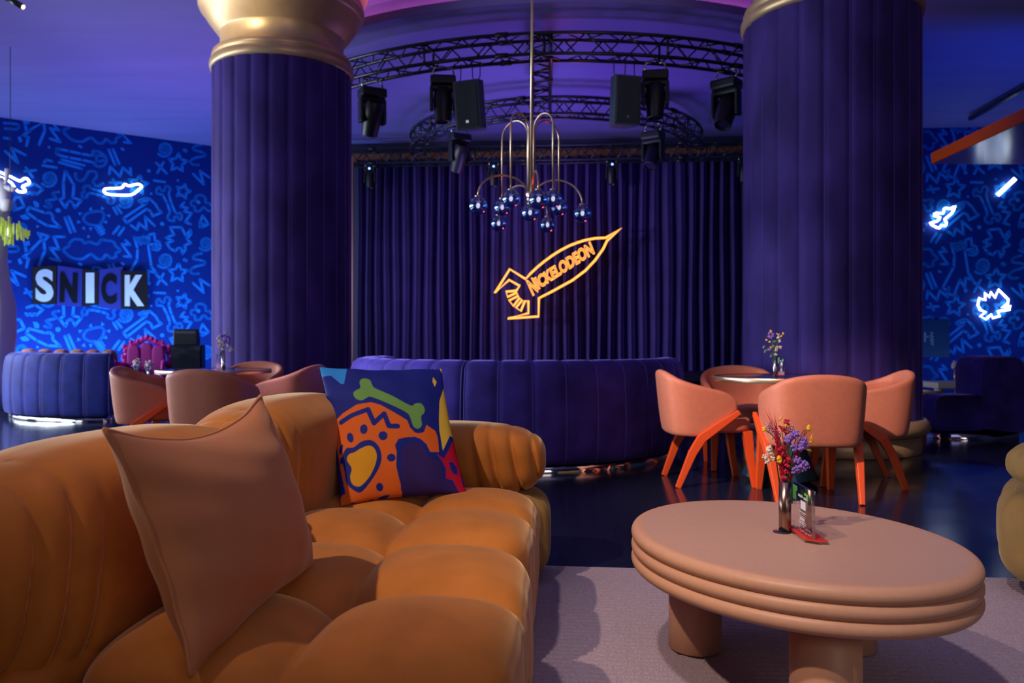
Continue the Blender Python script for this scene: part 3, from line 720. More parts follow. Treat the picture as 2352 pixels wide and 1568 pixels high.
d2 = math.radians
banquette(.04, 7.45, 1.53, d2(-15.2), d2(82), 10, 'curved purple velvet sofa module behind the amber sofa, nearest the coral chairs')
banquette(.04, 7.45, 1.53, d2(-112), d2(-16.2), 10, 'curved purple velvet sofa module running left behind the patterned cushion')
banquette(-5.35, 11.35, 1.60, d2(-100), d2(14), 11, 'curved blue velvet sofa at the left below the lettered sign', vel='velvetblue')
banquette(3.45, 8.05, 1.75, d2(90), d2(107), 2, 'dark velvet sofa seen end-on at the right edge', depth=.46, seat=.46, hgt=.85)

# tufted tan sofa top showing over the left sofa
t = thing('tufted_sofa', 'tan tufted sofa whose top shows over the left blue sofa', 'sofa', (W(152, 800, 13.2).x, 13.3, 0), .3)
mesh('seat', [puff((0, -.45, .25), (.72, .45, .22), 6, 14)], M['tan'], t)
for k in range(6):
    mesh('back_cushion', [puff((-.6 + .24 * k, 0, .62), (.125, .16, .26 - .004 * k), 3.2, 10)], M['tan'], t)
mesh('base', [box((0, -.25, .03), (1.3, .9, .06))], M['chrome'], t, smooth=False)

# ---------------------------------------------------------------- coral chairs
def make_chair():
    t = thing('armchair', 'x', 'chair', (0, 0, 0), 0, 'x')
    # horseshoe shell
    pl = [(.285, .185), (.305, .06), (.312, -.08), (.295, -.20), (.235, -.285), (.12, -.315), (0, -.32)]
    pl = pl + [(-x, y) for x, y in reversed(pl[:-1])]
    pl = smoothpath([(x, y, 0) for x, y in pl], 4); n = len(pl) - 1
    L = [0]
    for i in range(n): L.append(L[-1] + (pl[i + 1] - pl[i]).length)
    def fn(u, v):
        i = u * n; k = min(int(i), n - 1); q = i - k; p = pl[k] * (1 - q) + pl[k + 1] * q
        ay = max(0.0, min(1.0, (p.y + .32) / .50))          # 0 back, 1 arm tip
        top = .80 - .165 * max(0, (ay - .08) / .92) ** 1.05 - .055 * (abs(p.x) / .3) ** 2.2 * (1 - ay)
        bot = .345 + .18 * max(0, (ay - .46) / .54)
        e = min(u, 1 - u)                                   # round the arm tips
        if e < .10:
            c = (1 - e / .10) ** 2; top -= .075 * c * c; bot += .02 * c * c
        z = bot + (top - bot) * v
        fl = .80 + .20 * ((z - .33) / .46) ** .6 if z > .33 else .80
        return (p.x * (1 - (1 - fl) * .55), p.y * fl if p.y < 0 else p.y, z)
    sh = mesh('shell', [grid(fn, 44, 10)], M['coral'], t); solid(sh, .048, 1); subsurf(sh, 1)
    mesh('seat', [puff((0, .03, .425), (.262, .275, .062), 4.5, 16, lambda q: (0, 0, .012 * (1 - q[0]**2) * (1 - q[1]**2) if q[2] > 0 else 0))], M['coral'], t)
    for sx in (-1, 1):
        p = [(sx * .297, .185, .522), (sx * .294, .04, .425), (sx * .284, -.07, .345), (sx * .270, -.13, .24), (sx * .250, -.225, 0)]
        lg = mesh('rear_leg', [tube(p, [.022, .036, .043, .038, .026], 4, twist=PI / 4, flat=.8)], M['leg'], t, smooth=False); bevel(lg, .004, 2)
        p = [(sx * .225, .255, .385), (sx * .232, .275, .20), (sx * .240, .305, 0)]
        lg = mesh('front_leg', [tube(p, [.044, .037, .027], 4, twist=PI / 4)], M['leg'], t, smooth=False); bevel(lg, .004, 2)
    return t
ch0 = make_chair(); _first = [True]
def chair(x, y, rz, lab, grp):
    o = ch0 if _first[0] else copy_tree(ch0)
    _first[0] = False
    o.location = (x, y, 0); o.rotation_euler = (0, 0, rz); o['label'] = lab; o['group'] = grp
    return o
G1 = 'coral chairs around the right table'; G2 = 'coral chairs around the left table'
chair(1.36, 5.70, d2(-90), 'coral armchair seen from the side between the curved sofa and right table', G1)
chair(1.90, 5.10, d2(-3), 'coral armchair with its back to us, in front of the right table', G1)
chair(2.49, 5.66, d2(78), 'coral armchair right of the right table, mostly behind the front chair', G1)
chair(1.84, 6.42, d2(172), 'coral armchair on the far side of the right table', G1)
chair(-2.90, 6.50, d2(-83), 'coral armchair seen from the side left of the left table', G2)
chair(-2.26, 6.08, d2(-6), 'coral armchair with its back to us, in front of the left table', G2)
chair(-1.98, 6.95, d2(80), 'coral armchair right of the left table beside the left column', G2)
chair(-2.60, 7.84, d2(176), 'coral armchair on the far side of the left table', G2)

# ---------------------------------------------------------------- round cafe tables
def cafe_table(x, y, lab, h=.75, r=.49):
    t = thing('round_table', lab, 'table', (x, y, 0), 0, 'round cafe tables')
    mesh('tabletop', [lathe([(.001, h - .002), (r - .012, h - .002), (r - .012, h - .03), (.001, h - .03)], 64, cap=False)], M['darktop'], t, smooth=False)
    rm = mesh('rim', [lathe([(r - .014, h - .034), (r - .002, h - .034), (r, h - .030), (r, h - .004), (r - .002, h), (r - .014, h)], 96, cap=False)], M['brass'], t); rm.data.set_sharp_from_angle(angle=.7)
    mesh('column_stem', [lathe([(.045, .30), (.045, h - .03)], 24)], M['teal'], t)
    for k in range(3):
        a = 2 * PI * k / 3 + 1.05
        mesh('leg', [tube([(.06 * math.cos(a), .06 * math.sin(a), .42), (.20 * math.cos(a), .20 * math.sin(a), .012)], [.045, .095], 20)], M['teal'], t)
    return t
TR = (1.95, 5.75); TL = (-2.66, 7.12)
cafe_table(*TR, 'round brass-rimmed table among the coral chairs at the right')
cafe_table(*TL, 'round brass-rimmed table among the coral chairs at the left')

# ---------------------------------------------------------------- amber sectional sofa in the foreground
SO = Vector((.085, 3.1, 0)); sa = math.radians(4.0)
def SM(u, v, z, extra=0.0):
    """sofa frame: u to the right, v away from the camera."""
    return Matrix.Translation(SO) @ Matrix.Rotation(-sa, 4, 'Z') @ Matrix.Translation((u, v, z)) @ Matrix.Rotation(extra, 4, 'Z')
sofa = thing('sectional_sofa', 'large amber velvet sectional sofa with tufted seat and rolled backs in foreground', 'sofa', SO)
def local(part): return ([tuple(Vector(v) - SO) for v in part[0]],) + tuple(part[1:])
def seatd(ht):
    def d(q):
        x, y, z = q; dz = 0; dx = 0; dy = 0
        if z > 0:
            gx = math.exp(-(x / .10) ** 2); gy = math.exp(-(y / .11) ** 2)
            r = math.exp(-((x / .22) ** 2 + (y / .22) ** 2))
            dome = (1 - (2 * abs(x) - 1) ** 2) * (1 - (2 * abs(y) - 1) ** 2)
            dz = -.020 * gx - .020 * gy - .045 * r + .026 * dome - .007 * math.exp(-(x / .028) ** 2) - .007 * math.exp(-(y / .028) ** 2)
        if x > .55:                                # gathers on the front face
            w = min(1, (x - .55) / .35) * (0.5 + .5 * max(-1, -z))
            dx += .008 * w * math.sin(y * 26 + 2 * math.sin(y * 7)) - .03 * max(0, -z) ** 3
        return (dx, dy, dz)
    return d
zc = .225
for (v0, v1, du) in ((-.815, .02, 0), (-1.745, -.825, .015), (-2.66, -1.76, .035)):
    hv = (v1 - v0) / 2
    mesh('seat_cushion', [local(puff(0, (.42, hv + .006, .205), 6.5, 76, seatd(.2), M=SM(-.395 + du, (v0 + v1) / 2, zc)))], M['amber'], sofa)
def pleat(t):
    q = (t % 1.0) - .5
    return .35 * math.cos(2 * PI * q) * -.5 - math.exp(-(q / .13) ** 2) + .25
def rolld(axis_len, side=1):
    """gathers at both ends of a back roll, running round it."""
    def d(q):
        x, y, z = q; e = max(0, (abs(y) - .45) / .55)
        f = pleat(abs(y) * 7.0 + .45 * z + .3 * math.sin(3 * y)) * .026 * min(1, e * 2.0) * (1.0 - .9 * max(0, z)) * (1.0 if x > 0 else .4)
        return (f * np.sign(x) * min(1, abs(x) * 2), 0, f * .6 * z)
    return d
for (v0, v1, du, zt, ex) in ((-.80, .30, .0, .805, -.06), (-1.78, -.78, -.04, .79, -.10), (-2.80, -1.80, -.10, .79, -.10)):
    hv = (v1 - v0) / 2
    mesh('back_roll', [local(puff(0, (.20, hv + .02, (zt - .30) / 2), 2.9, 84, rolld(hv), M=SM(-.90 + du, (v0 + v1) / 2, (zt + .30) / 2, ex)))], M['amber'], sofa)
    mesh('back_base', [local(puff(0, (.18, hv + .01, .20), 5, 20, M=SM(-.93 + du, (v0 + v1) / 2, .23)))], M['amber'], sofa)
def armd(q):
    x, y, z = q; e = max(0, (x - .15) / .85)
    f = pleat(x * 6.2 + .35 * z + .12 * math.sin(5 * x)) * .020 * min(1, e * 2.2) * (1.0 - max(0, z) ** 2)
    return (0, f * np.sign(y) * min(1, abs(y) * 2), f * .5 * z)
mesh('arm_roll', [local(puff(0, (.46, .20, .155), 3.0, 84, armd, M=SM(-.42, .26, .505)))], M['amber'], sofa)
mesh('arm_base', [local(puff(0, (.48, .21, .19), 4.5, 36, lambda q: (.006 * math.sin(q[1] * 30) if q[0] > .6 else 0, .006 * math.sin(q[0] * 30), 0), M=SM(-.425, .27, .205)))], M['mustard'], sofa)

# mustard sofa cut by the right edge
t = thing('mustard_sofa', 'mustard velvet sofa with stacked rolls cut off by the right edge', 'sofa', (1.765, 2.93, 0), d2(-34))
def gat(q):
    e = 1.0; f = .010 * math.sin(q[0] * 22 + 1.5 * q[2]) * (0.55 + .45 * max(-1, -q[2]))
    return (.012 * math.sin(q[1] * 14) * (1 if q[0] < -.5 else 0), f if q[1] < 0 else 0, 0)
mesh('seat_base', [puff((.60, .62, .235), (.60, .62, .222), 3.6, 36, gat)], M['mustard'], t)
mesh('arm_roll', [puff((.62, .26, .53), (.575, .26, .125), 2.7, 36, gat)], M['mustard'], t)
mesh('back_roll', [puff((.95, .85, .55), (.26, .55, .25), 3, 24)], M['mustard'], t)
mesh('back_base', [puff((1.25, .75, .22), (.28, .5, .2), 5, 16)], M['mustard'], t)

# ---------------------------------------------------------------- rug
def rugf():
    a = Vector((-1.75, 3.70, 0)); e = Vector((math.cos(d2(-5.4)), math.sin(d2(-5.4)), 0)); g = Vector((e.y, -e.x, 0))
    parts = []
    nr = 150; step = .033; V = []; Fc = []; K = 6
    for i in range(nr * K + 1):
        z = .004 + .0095 * abs(math.sin(PI * i / K)) ** .8
        p = a + g * (i * step / K)
        if i == 0: V += [tuple(p), tuple(p + e * 6.6)]
        V += [(p.x, p.y, z), (p.x + e.x * 6.6, p.y + e.y * 6.6, z)]
    for i in range(nr * K + 1): Fc.append((2*i, 2*i+1, 2*i+3, 2*i+2))
    return V, Fc
setp(mesh('rug', [rugf()], M['rug']), 'pale mauve ribbed rug under the coffee table and amber sofa', 'rug')

# ---------------------------------------------------------------- oval coffee table
CT = Vector((.793, 2.272, 0)); ctr = math.radians(-72.1)
t = thing('coffee_table', 'oval blush coffee table with triple ridged edge and thick round legs', 'table', CT, ctr)
aM, bM = .516, .430; zT = .45
def oval(prof, n=120, in_=0.0):
    V = []; Fc = []
    for dr, z in prof:
        for k in range(n):
            a = 2 * PI * k / n; x, y = aM * math.cos(a), bM * math.sin(a)
            nx, ny = math.cos(a) / aM, math.sin(a) / bM; L = math.hypot(nx, ny)
            V.append((x + nx / L * dr, y + ny / L * dr, z))
    for i in range(len(prof) - 1):
        for k in range(n):
            j = (k + 1) % n; Fc.append((i*n+k, (i)*n+j, (i+1)*n+j, (i+1)*n+k))
    return V, Fc
V, Fc = oval([(-.026, zT - .02), (-.026, zT - .0012), (-.0275, zT + .0003)]); n = 120
Fc.append(tuple(range(2 * n, 3 * n)))
mesh('tabletop', [(V, Fc)], M['tabletop'], t, smooth=False)
for k in range(3):
    c = zT - .021 - .038 * k; r = .0215
    prof = [(-.04, c - r)] + [(-.022 + r * math.cos(a), c + r * math.sin(a) * 1.0) for a in np.linspace(-PI / 2, PI / 2, 13)] + [(-.034, c + r)]
    V, Fc = oval(prof)
    if k == 2: Fc.append(tuple(reversed(range(120))))
    mesh('ridge', [(V, Fc)], M['table'], t)
ci, si = math.cos(-ctr), math.sin(-ctr)
for x, y in ((.59, 2.565), (.765, 1.945), (1.085, 2.565)):
    dx, dy = x - CT.x, y - CT.y; lx, ly = dx * ci - dy * si, dx * si + dy * ci
    mesh('leg', [lathe([(.078, .016), (.084, .020), (.084, .36)], 48, (lx, ly, 0))], M['table'], t)
# ================================================================== CUSHIONS
def cushion(name, lab, TL_, TR_, BR_, BL_, mats, th, n=60, colfn=None, pinch=.09, flip=False, chop=0.0):
    c = (TL_ + TR_ + BR_ + BL_) / 4
    nrm = (TR_ - TL_ + BR_ - BL_).cross(TL_ - BL_ + TR_ - BR_).normalized()
    if nrm.y > 0 and not flip: nrm = -nrm                 # towards the camera
    def bil(a, b):
        u, v = (a + 1) / 2, (b + 1) / 2                    # b = +1 top
        return (BL_ * (1 - u) + BR_ * u) * (1 - v) + (TL_ * (1 - u) + TR_ * u) * v
    def pt(a, b, sgn):
        a2 = a * (1 - pinch * (1 - b * b) * 1.0); b2 = b * (1 - pinch * (1 - a * a)) - chop * (1 - a * a) * ((1 + b) / 2) ** 2
        h = th * max(0, (1 - abs(a) ** 2.2)) ** .55 * max(0, (1 - abs(b) ** 2.2)) ** .55
        wr = .0035 * math.sin(9 * a + 6 * b) * math.sin(7 * b - 3 * a) * (1 - (1 - abs(a)) * (1 - abs(b)))
        return bil(a2, b2) + nrm * (sgn * h + wr) - c
    V1, F1 = grid(lambda u, v: pt(2 * u - 1, 2 * v - 1, 1), n, n)
    V2, F2 = grid(lambda u, v: pt(2 * u - 1, 2 * v - 1, -1), n, n)
    F2 = [tuple(reversed(f)) for f in F2]
    o = mesh(name, [(V1, F1), (V2, F2)], mats)
    o.location = c
    if colfn is not None:
        ca = o.data.color_attributes.new('print', 'FLOAT_COLOR', 'POINT')
        cols = np.ones((len(V1) + len(V2), 4), dtype=np.float32)
        g = np.linspace(-1, 1, n + 1); A, B = np.meshgrid(g, g)
        A2 = A * (1 - pinch * (1 - B * B)); B2 = B * (1 - pinch * (1 - A * A))
        rgb = colfn(A2.ravel(), B2.ravel()); cols[:len(V1), :3] = rgb; cols[len(V1):, :3] = rgb
        ca.data.foreach_set('color', cols.ravel())
    return o, pt, c
# plain tan cushion, nearest
TLp, TRp = on_z(238, 985, .85), on_z(600, 908, .87)
BRp, BLp = on_z(722, 1300, .43), on_z(440, 1552, .42)
o, pt, c = cushion('throw_pillow', '', TLp, TRp, BRp, BLp, M['tan'], .10, 60, chop=.17)
setp(o, 'plain tan throw pillow standing on the amber sofa, nearest to us', 'pillow')
loop = [pt(a, 1, 0) for a in np.linspace(-1, 1, 30)] + [pt(1, b, 0) for b in np.linspace(1, -1, 30)] + [pt(a, -1, 0) for a in np.linspace(1, -1, 30)] + [pt(-1, b, 0) for b in np.linspace(-1, 1, 30)]
mesh('seam_edge', [tube(loop, .004, 6, closed=True)], M['tan'], o)
# printed cushion
Z5TL, Z5TR, Z5BR, Z5BL = (128, 88), (1172, 92), (1388, 1168), (312, 1272)
def inpoly(x, y, poly):
    r = np.zeros(len(x), bool); n = len(poly)
    for i in range(n):
        (x0, y0), (x1, y1) = poly[i], poly[(i + 1) % n]
        if y0 == y1: continue
        c_ = ((y0 > y) != (y1 > y)) & (x < (x1 - x0) * (y - y0) / (y1 - y0) + x0); r ^= c_
    return r
def stroke(x, y, pts, w):
    r = np.zeros(len(x), bool)
    for (x0, y0), (x1, y1) in zip(pts[:-1], pts[1:]):
        L = (x1 - x0) ** 2 + (y1 - y0) ** 2; tt = np.clip(((x - x0) * (x1 - x0) + (y - y0) * (y1 - y0)) / L, 0, 1)
        r |= (x - x0 - tt * (x1 - x0)) ** 2 + (y - y0 - tt * (y1 - y0)) ** 2 < (w / 2) ** 2
    return r
def sp2(pts, k=5): return [(v.x, v.y) for v in smoothpath([(a, b, 0) for a, b in pts], k, True)]
NAVY, ORG, GRN, YEL, YE2, RED, SKY, PUR = (.006, .014, .19), (.62, .115, .012), (.13, .30, .07), (.66, .45, .05), (.60, .28, .008), (.42, .002, .03), (.02, .22, .62), (.028, .012, .12)
orange_shape = [(250,625),(330,560),(440,500),(565,485),(640,510),(760,580),(865,640),(890,700),(930,740),(970,745),(1010,730),(1030,670),(1110,710),(1130,760),(1140,880),(1060,890),(1030,830),(980,790),(930,775),(850,785),(790,800),(760,850),(775,900),(770,1010),(790,1080),(825,1180),(760,1320),(250,1320),(320,1200),(350,1190),(310,1000),(275,780)]
bone = sp2([(415,400),(432,372),(472,345),(468,275),(500,246),(552,262),(572,310),(600,350),(740,425),(895,507),(935,487),(985,482),(1017,525),(1010,570),(985,600),(990,675),(960,705),(918,688),(888,605),(850,568),(710,500),(565,435),(530,442),(490,465),(440,448)])
def jet(a, b):
    u, v = (a + 1) / 2, (b + 1) / 2
    x = (Z5BL[0] * (1 - u) + Z5BR[0] * u) * (1 - v) + (Z5TL[0] * (1 - u) + Z5TR[0] * u) * v
    y = (Z5BL[1] * (1 - u) + Z5BR[1] * u) * (1 - v) + (Z5TL[1] * (1 - u) + Z5TR[1] * u) * v
    acc = np.zeros((len(x), 3))
    for ox in (-1.5, 1.5):
        for oy in (-1.5, 1.5):
            X, Y = x + ox, y + oy
            c = np.tile(np.array(NAVY), (len(x), 1))
            def P(m, col): c[m] = col
            P(inpoly(X, Y, [(60,40),(362,120),(337,292),(312,288),(225,190),(165,190),(120,220)]), SKY)
            P(inpoly(X, Y, orange_shape), ORG)
            P(inpoly(X, Y, sp2([(820,905),(880,830),(980,840),(1050,930),(1140,960),(1180,1060),(1260,1110),(1300,1200),(860,1200),(815,1080)])), PUR)
            P(inpoly(X, Y, bone), GRN)
            P(stroke(X, Y, [(318,632),(400,592),(538,548),(588,668),(672,588),(712,694),(785,695)], 42), NAVY)
            for ex, ey, ew, eh, an in ((392,770,26,42,-.3),(503,716,32,40,0),(662,774,38,36,.4),(730,945,36,30,0),(632,1150,30,28,0),(316,850,14,40,.2),(318,940,12,26,0),(405,1258,30,9,-.3),(560,1235,40,8,-.2),(660,1212,60,9,-.25)):
                dx, dy = X - ex, Y - ey; ca, sa_ = math.cos(an), math.sin(an)
                P(((dx * ca + dy * sa_) / ew) ** 2 + ((-dx * sa_ + dy * ca) / eh) ** 2 < 1, NAVY)
            P(inpoly(X, Y, sp2([(325,930),(355,855),(420,852),(480,815),(560,805),(622,850),(650,930),(632,1010),(560,1112),(480,1188),(418,1172),(362,1120),(345,1030)])), NAVY)
            P(inpoly(X, Y, sp2([(364,942),(382,902),(430,892),(480,868),(540,850),(585,868),(610,930),(590,1010),(540,1090),(470,1147),(410,1130),(390,1070),(402,1010)])), YE2)
            P(inpoly(X, Y, [(1190,285),(1150,430),(1143,600),(1145,700),(1175,862),(1240,722),(1300,720),(1240,480)]), YEL)
            P(inpoly(X, Y, [(1095,200),(1127,245),(1110,296),(1090,250)]), YEL); P(inpoly(X, Y, [(1155,92),(1185,92),(1190,150),(1168,125)]), YEL)
            P(inpoly(X, Y, [(1275,740),(1225,850),(1180,930),(1110,890),(1150,930),(1200,1000),(1200,1070),(1260,1080),(1320,1165),(1400,1200),(1340,700)]), RED)
            P(inpoly(X, Y, [(1225,950),(1260,938),(1300,980),(1306,1032),(1268,1036),(1240,1000)]), NAVY); P(inpoly(X, Y, [(1335,975),(1380,1110),(1358,1122),(1334,1030)]), NAVY)
            acc += c / 4
    return acc
pm = bpy.data.materials.new('printed_cotton'); pm.use_nodes = True
va = nd(pm.node_tree, 'ShaderNodeVertexColor', layer_name='print'); pb_ = pm.node_tree.nodes['Principled BSDF']
pm.node_tree.links.new(va.outputs[0], pb_.inputs['Base Color']); pb_.inputs['Roughness'].default_value = .7; pb_.inputs['Specular IOR Level'].default_value = .2
o, pt, c = cushion('throw_pillow', '', on_z(734, 843, .90), on_z(1014, 846, .893), on_z(1072, 1134, .445), on_z(783, 1161, .43), pm, .07, 230, jet, .045)
setp(o, 'printed navy and orange throw pillow with a green bone, leaning on the sofa arm', 'pillow')

# ================================================================== CHANDELIER
HX, HY, HZ = .165, 6.86, 2.27
t = thing('chandelier', 'tall brass chandelier with arching arms and ten smoked blue glass globes', 'chandelier', (HX, HY, HZ))
mesh('stem', [tube([(0, 0, .02), (.018, 0, CZ - HZ)], .0125, 12)], M['brass'], t)
mesh('canopy', [lathe([(.001, CZ - HZ - .05), (.06, CZ - HZ - .045), (.065, CZ - HZ - .001)], 24, (.018, 0, 0), cap=False)], M['brass'], t)
mesh('hub', [lathe([(.02, -.10), (.034, -.09), (.034, -.07), (.028, -.066), (.040, -.05), (.040, -.035), (.034, -.03), (.048, -.015), (.048, .01), (.03, .03)], 24)], M['brass'], t)
def globe(x, y, z, r=.0765):
    g = mesh('globe', [ball((x, y, z), r, 28, 18)], M['globe'], t)
    mesh('bulb', [ball((x, y, z + .0), .016, 10, 8, 1.4)], M['bulb'], g)
    mesh('socket', [lathe([(.012, .02), (.014, .07), (.027, .072), (.027, .082), (.012, .084)], 16, (x, y, z))], M['brass'], g)
for ox, oy, ztop in ((-.177, -.22, 2.93), (-.256, .21, 2.93), (.181, -.22, 2.93), (.256, .21, 2.93)):
    L = math.hypot(ox, oy); ux, uy = ox / L, oy / L; zg = 1.19 + 1 - HZ + .0; r = L / 2 - .02
    p = [(ux * .035, uy * .035, -.02), (ux * .035, uy * .035, ztop - HZ - r)]
    p += [(ux * (.035 + r + -r * math.cos(a)), uy * (.035 + r - r * math.cos(a)), ztop - HZ - r + r * math.sin(a)) for a in np.linspace(.15, PI, 16)]
    e = .035 + 2 * r; p.append((ux * e, uy * e, zg + .08))
    mesh('arm', [tube(p, .0085, 8)], M['brass'], t); globe(ux * e, uy * e, zg)
for ox, oy, z in ((-.44, -.41, 2.10), (.44, -.02, 2.10), (-.29, .56, 2.10), (.17, .65, 2.10), (.04, -.69, 2.10)):
    L = math.hypot(ox, oy); ux, uy = ox / L, oy / L; zg = z - HZ
    p = [(ux * .03, uy * .03, -.06)] + [(ux * (.03 + (L - .03) / 2 * (1 - math.cos(a))), uy * (.03 + (L - .03) / 2 * (1 - math.cos(a))), -.02 + .17 * math.sin(a) + (zg + .10) * (a / PI)) for a in np.linspace(.1, PI, 18)] + [(ox, oy, zg + .08)]
    mesh('arm', [tube(p, .0085, 8)], M['brass'], t); globe(ox, oy, zg)
globe(-.01, -.03, 2.105 - HZ)

# ================================================================== VASES, BOUQUETS, CARD HOLDERS
def vase(loc, lab, h=.146, r=.0172, material='steel', name='vase'):
    t = thing(name, lab, 'vase', loc, 0, 'metal tube vases')
    mesh('tube', [lathe([(r - .001, .003), (r, .004), (r, h), (r - .0015, h), (r - .0015, .01), (.001, .01)], 32, cap=False)], M[material], t)
    mesh('foot_plate', [lathe([(.001, 0), (r * 1.5, 0), (r * 1.5, .003), (.001, .003)], 32, (-.008, 0, 0), cap=False)], M['darktop'], t)
    return t
def bouquet(loc, lab, spec, stems=14, sc=1.0, h=.146):
    """spec: list of (part name, material, [(x,y,z)] cluster centres, ball radius, count, spread)."""
    t = thing('bouquet', lab, 'flowers', loc, 0, 'dried flower bouquets'); rr = random.Random(len(lab) * 7)
    allc = [c for s_ in spec for c in s_[2]]
    st_ = []
    for c in allc:
        b = Vector((rr.uniform(-.009, .009), rr.uniform(-.009, .009), h * .3)); m_ = Vector((c[0] * .35, c[1] * .35, (c[2] + h) * .55)); st_.append(tube(smoothpath([b, m_, Vector(c)], 5), .0013 * sc, 5))
    mesh('stems', st_, M['stem'] if stems > 10 else M['straw'], t)
    for nm, mt, cs, r, cnt, spd in spec:
        ps = []
        for c in cs:
            for _ in range(cnt):
                d = Vector((rr.gauss(0, 1), rr.gauss(0, 1), rr.gauss(0, 1))); d = d.normalized() * spd * rr.uniform(.2, 1)
                ps.append(ball((c[0] + d.x, c[1] + d.y, c[2] + d.z * 1.1), r * rr.uniform(.7, 1.2), 7, 5))
        mesh(nm, ps, M[mt], t)
    return t
VC = on_z(1803, 1222, zT); VC.z = zT
vase(VC, 'copper-toned steel tube vase of dried flowers on the coffee table', material='bronze')
k = VC.y / F                                                        # metres per photo pixel there
def fl(px, py, dy=0.0): return ((px - 1803) * k, dy, (1222 - py) * k)
t = bouquet(VC, 'red, lilac and yellow dried bouquet in the coffee table vase', [
    ('lilac_flowers', 'purplef', [fl(1806,1008,-.01), fl(1818,1002,-.012), fl(1826,997,-.01), fl(1838,1015,-.01), fl(1846,1012,0), fl(1822,1026,-.01), fl(1834,1025,-.012), fl(1848,1022,0), fl(1828,1056,-.012), fl(1840,1064,-.014), fl(1846,1068,-.01), fl(1836,1072,-.012), fl(1824,1078,-.01)], .0040, 34, .0115),
    ('white_sprigs', 'whitef', [fl(1758,1050,.0), fl(1766,1035), fl(1770,1042), fl(1774,1052), fl(1764,1060), fl(1769,1030,.005)], .0032, 18, .009),
    ('pink_sprigs', 'pinkf', [fl(1776,988,.01), fl(1784,996,.01), fl(1810,990,.012), fl(1822,986,.012), fl(1790,1002,.01), fl(1830,1000,.012), fl(1768,982,.01)], .0022, 34, .014),
    ('berries', 'redf', [fl(1795,1042,-.012), fl(1802,1060,-.013), fl(1808,1052,-.012), fl(1798,1098,-.012), fl(1806,1070,-.012), fl(1790,1030,-.01), fl(1804,992,0), fl(1794,982,0), fl(1808,970,.004), fl(1800,1080,-.013)], .0042, 6, .008),
    ('button_flowers', 'yellow', [fl(1756,985), fl(1787,1050,-.01), fl(1858,983,.004), fl(1788,1056,-.01)], .0046, 18, .0058)])
rr = random.Random(3)
def spike(b, e, r, cnt, rb):
    ps = []
    b, e = Vector(b), Vector(e)
    for i in range(cnt):
        q = i / cnt; c_ = b * (1 - q) + e * q; w = r * (math.sin(PI * min(1, q * .85 + .12))) ** .7
        d = Vector((rr.gauss(0, 1), rr.gauss(0, 1), rr.gauss(0, 1))).normalized() * w
        ps.append(tube([c_, c_ + d + (e - b).normalized() * .006], [rb, rb * .3], 4))
    return ps
mesh('red_plumes', spike(fl(1798,1110,-.004), fl(1780,985,-.004), .0105, 900, .0013) + spike(fl(1812,1108,0), fl(1800,1010,0), .0105, 700, .0013) + spike(fl(1815,1110,.008), fl(1842,1010,.01), .0100, 700, .0013), M['redf'], t)
oats = []
for (bx, by), (ex, ey) in (((1788,968),(1799,953)), ((1790,975),(1805,982)), ((1803,985),(1808,968)), ((1852,1018),(1870,1012)), ((1860,1015),(1866,996)), ((1868,1015),(1862,1000)), ((1848,1030),(1866,1036)), ((1776,1010),(1770,1000)), ((1796,1100),(1780,1010)), ((1793,1110),(1786,1040))):
    a, b = Vector(fl(bx, by)), Vector(fl(ex, ey)); m_ = (a + b) / 2; oats.append(tube([a, m_, b], [.0006, .0030, .0004], 6))
mesh('yellow_oats', oats, M['yellow'], t)
wh = []
for i in range(34):
    b = Vector(fl(rr.uniform(1776, 1790), rr.uniform(985, 1010), .006)); wh.append(tube([b, b + Vector((rr.uniform(-.045, .005) * .8, rr.uniform(-.01, .01), rr.uniform(.03, .075)))], [.0005, .0002], 3))
for i in range(26):
    b = Vector(fl(rr.uniform(1838, 1850), rr.uniform(1000, 1030), .006)); wh.append(tube([b, b + Vector((rr.uniform(.0, .035), rr.uniform(-.01, .01), rr.uniform(.005, .06)))], [.0005, .0002], 3))
mesh('grass_wisps', wh[:34], M['redf'], t); mesh('grass_wisps', wh[34:], M['redf'], t)

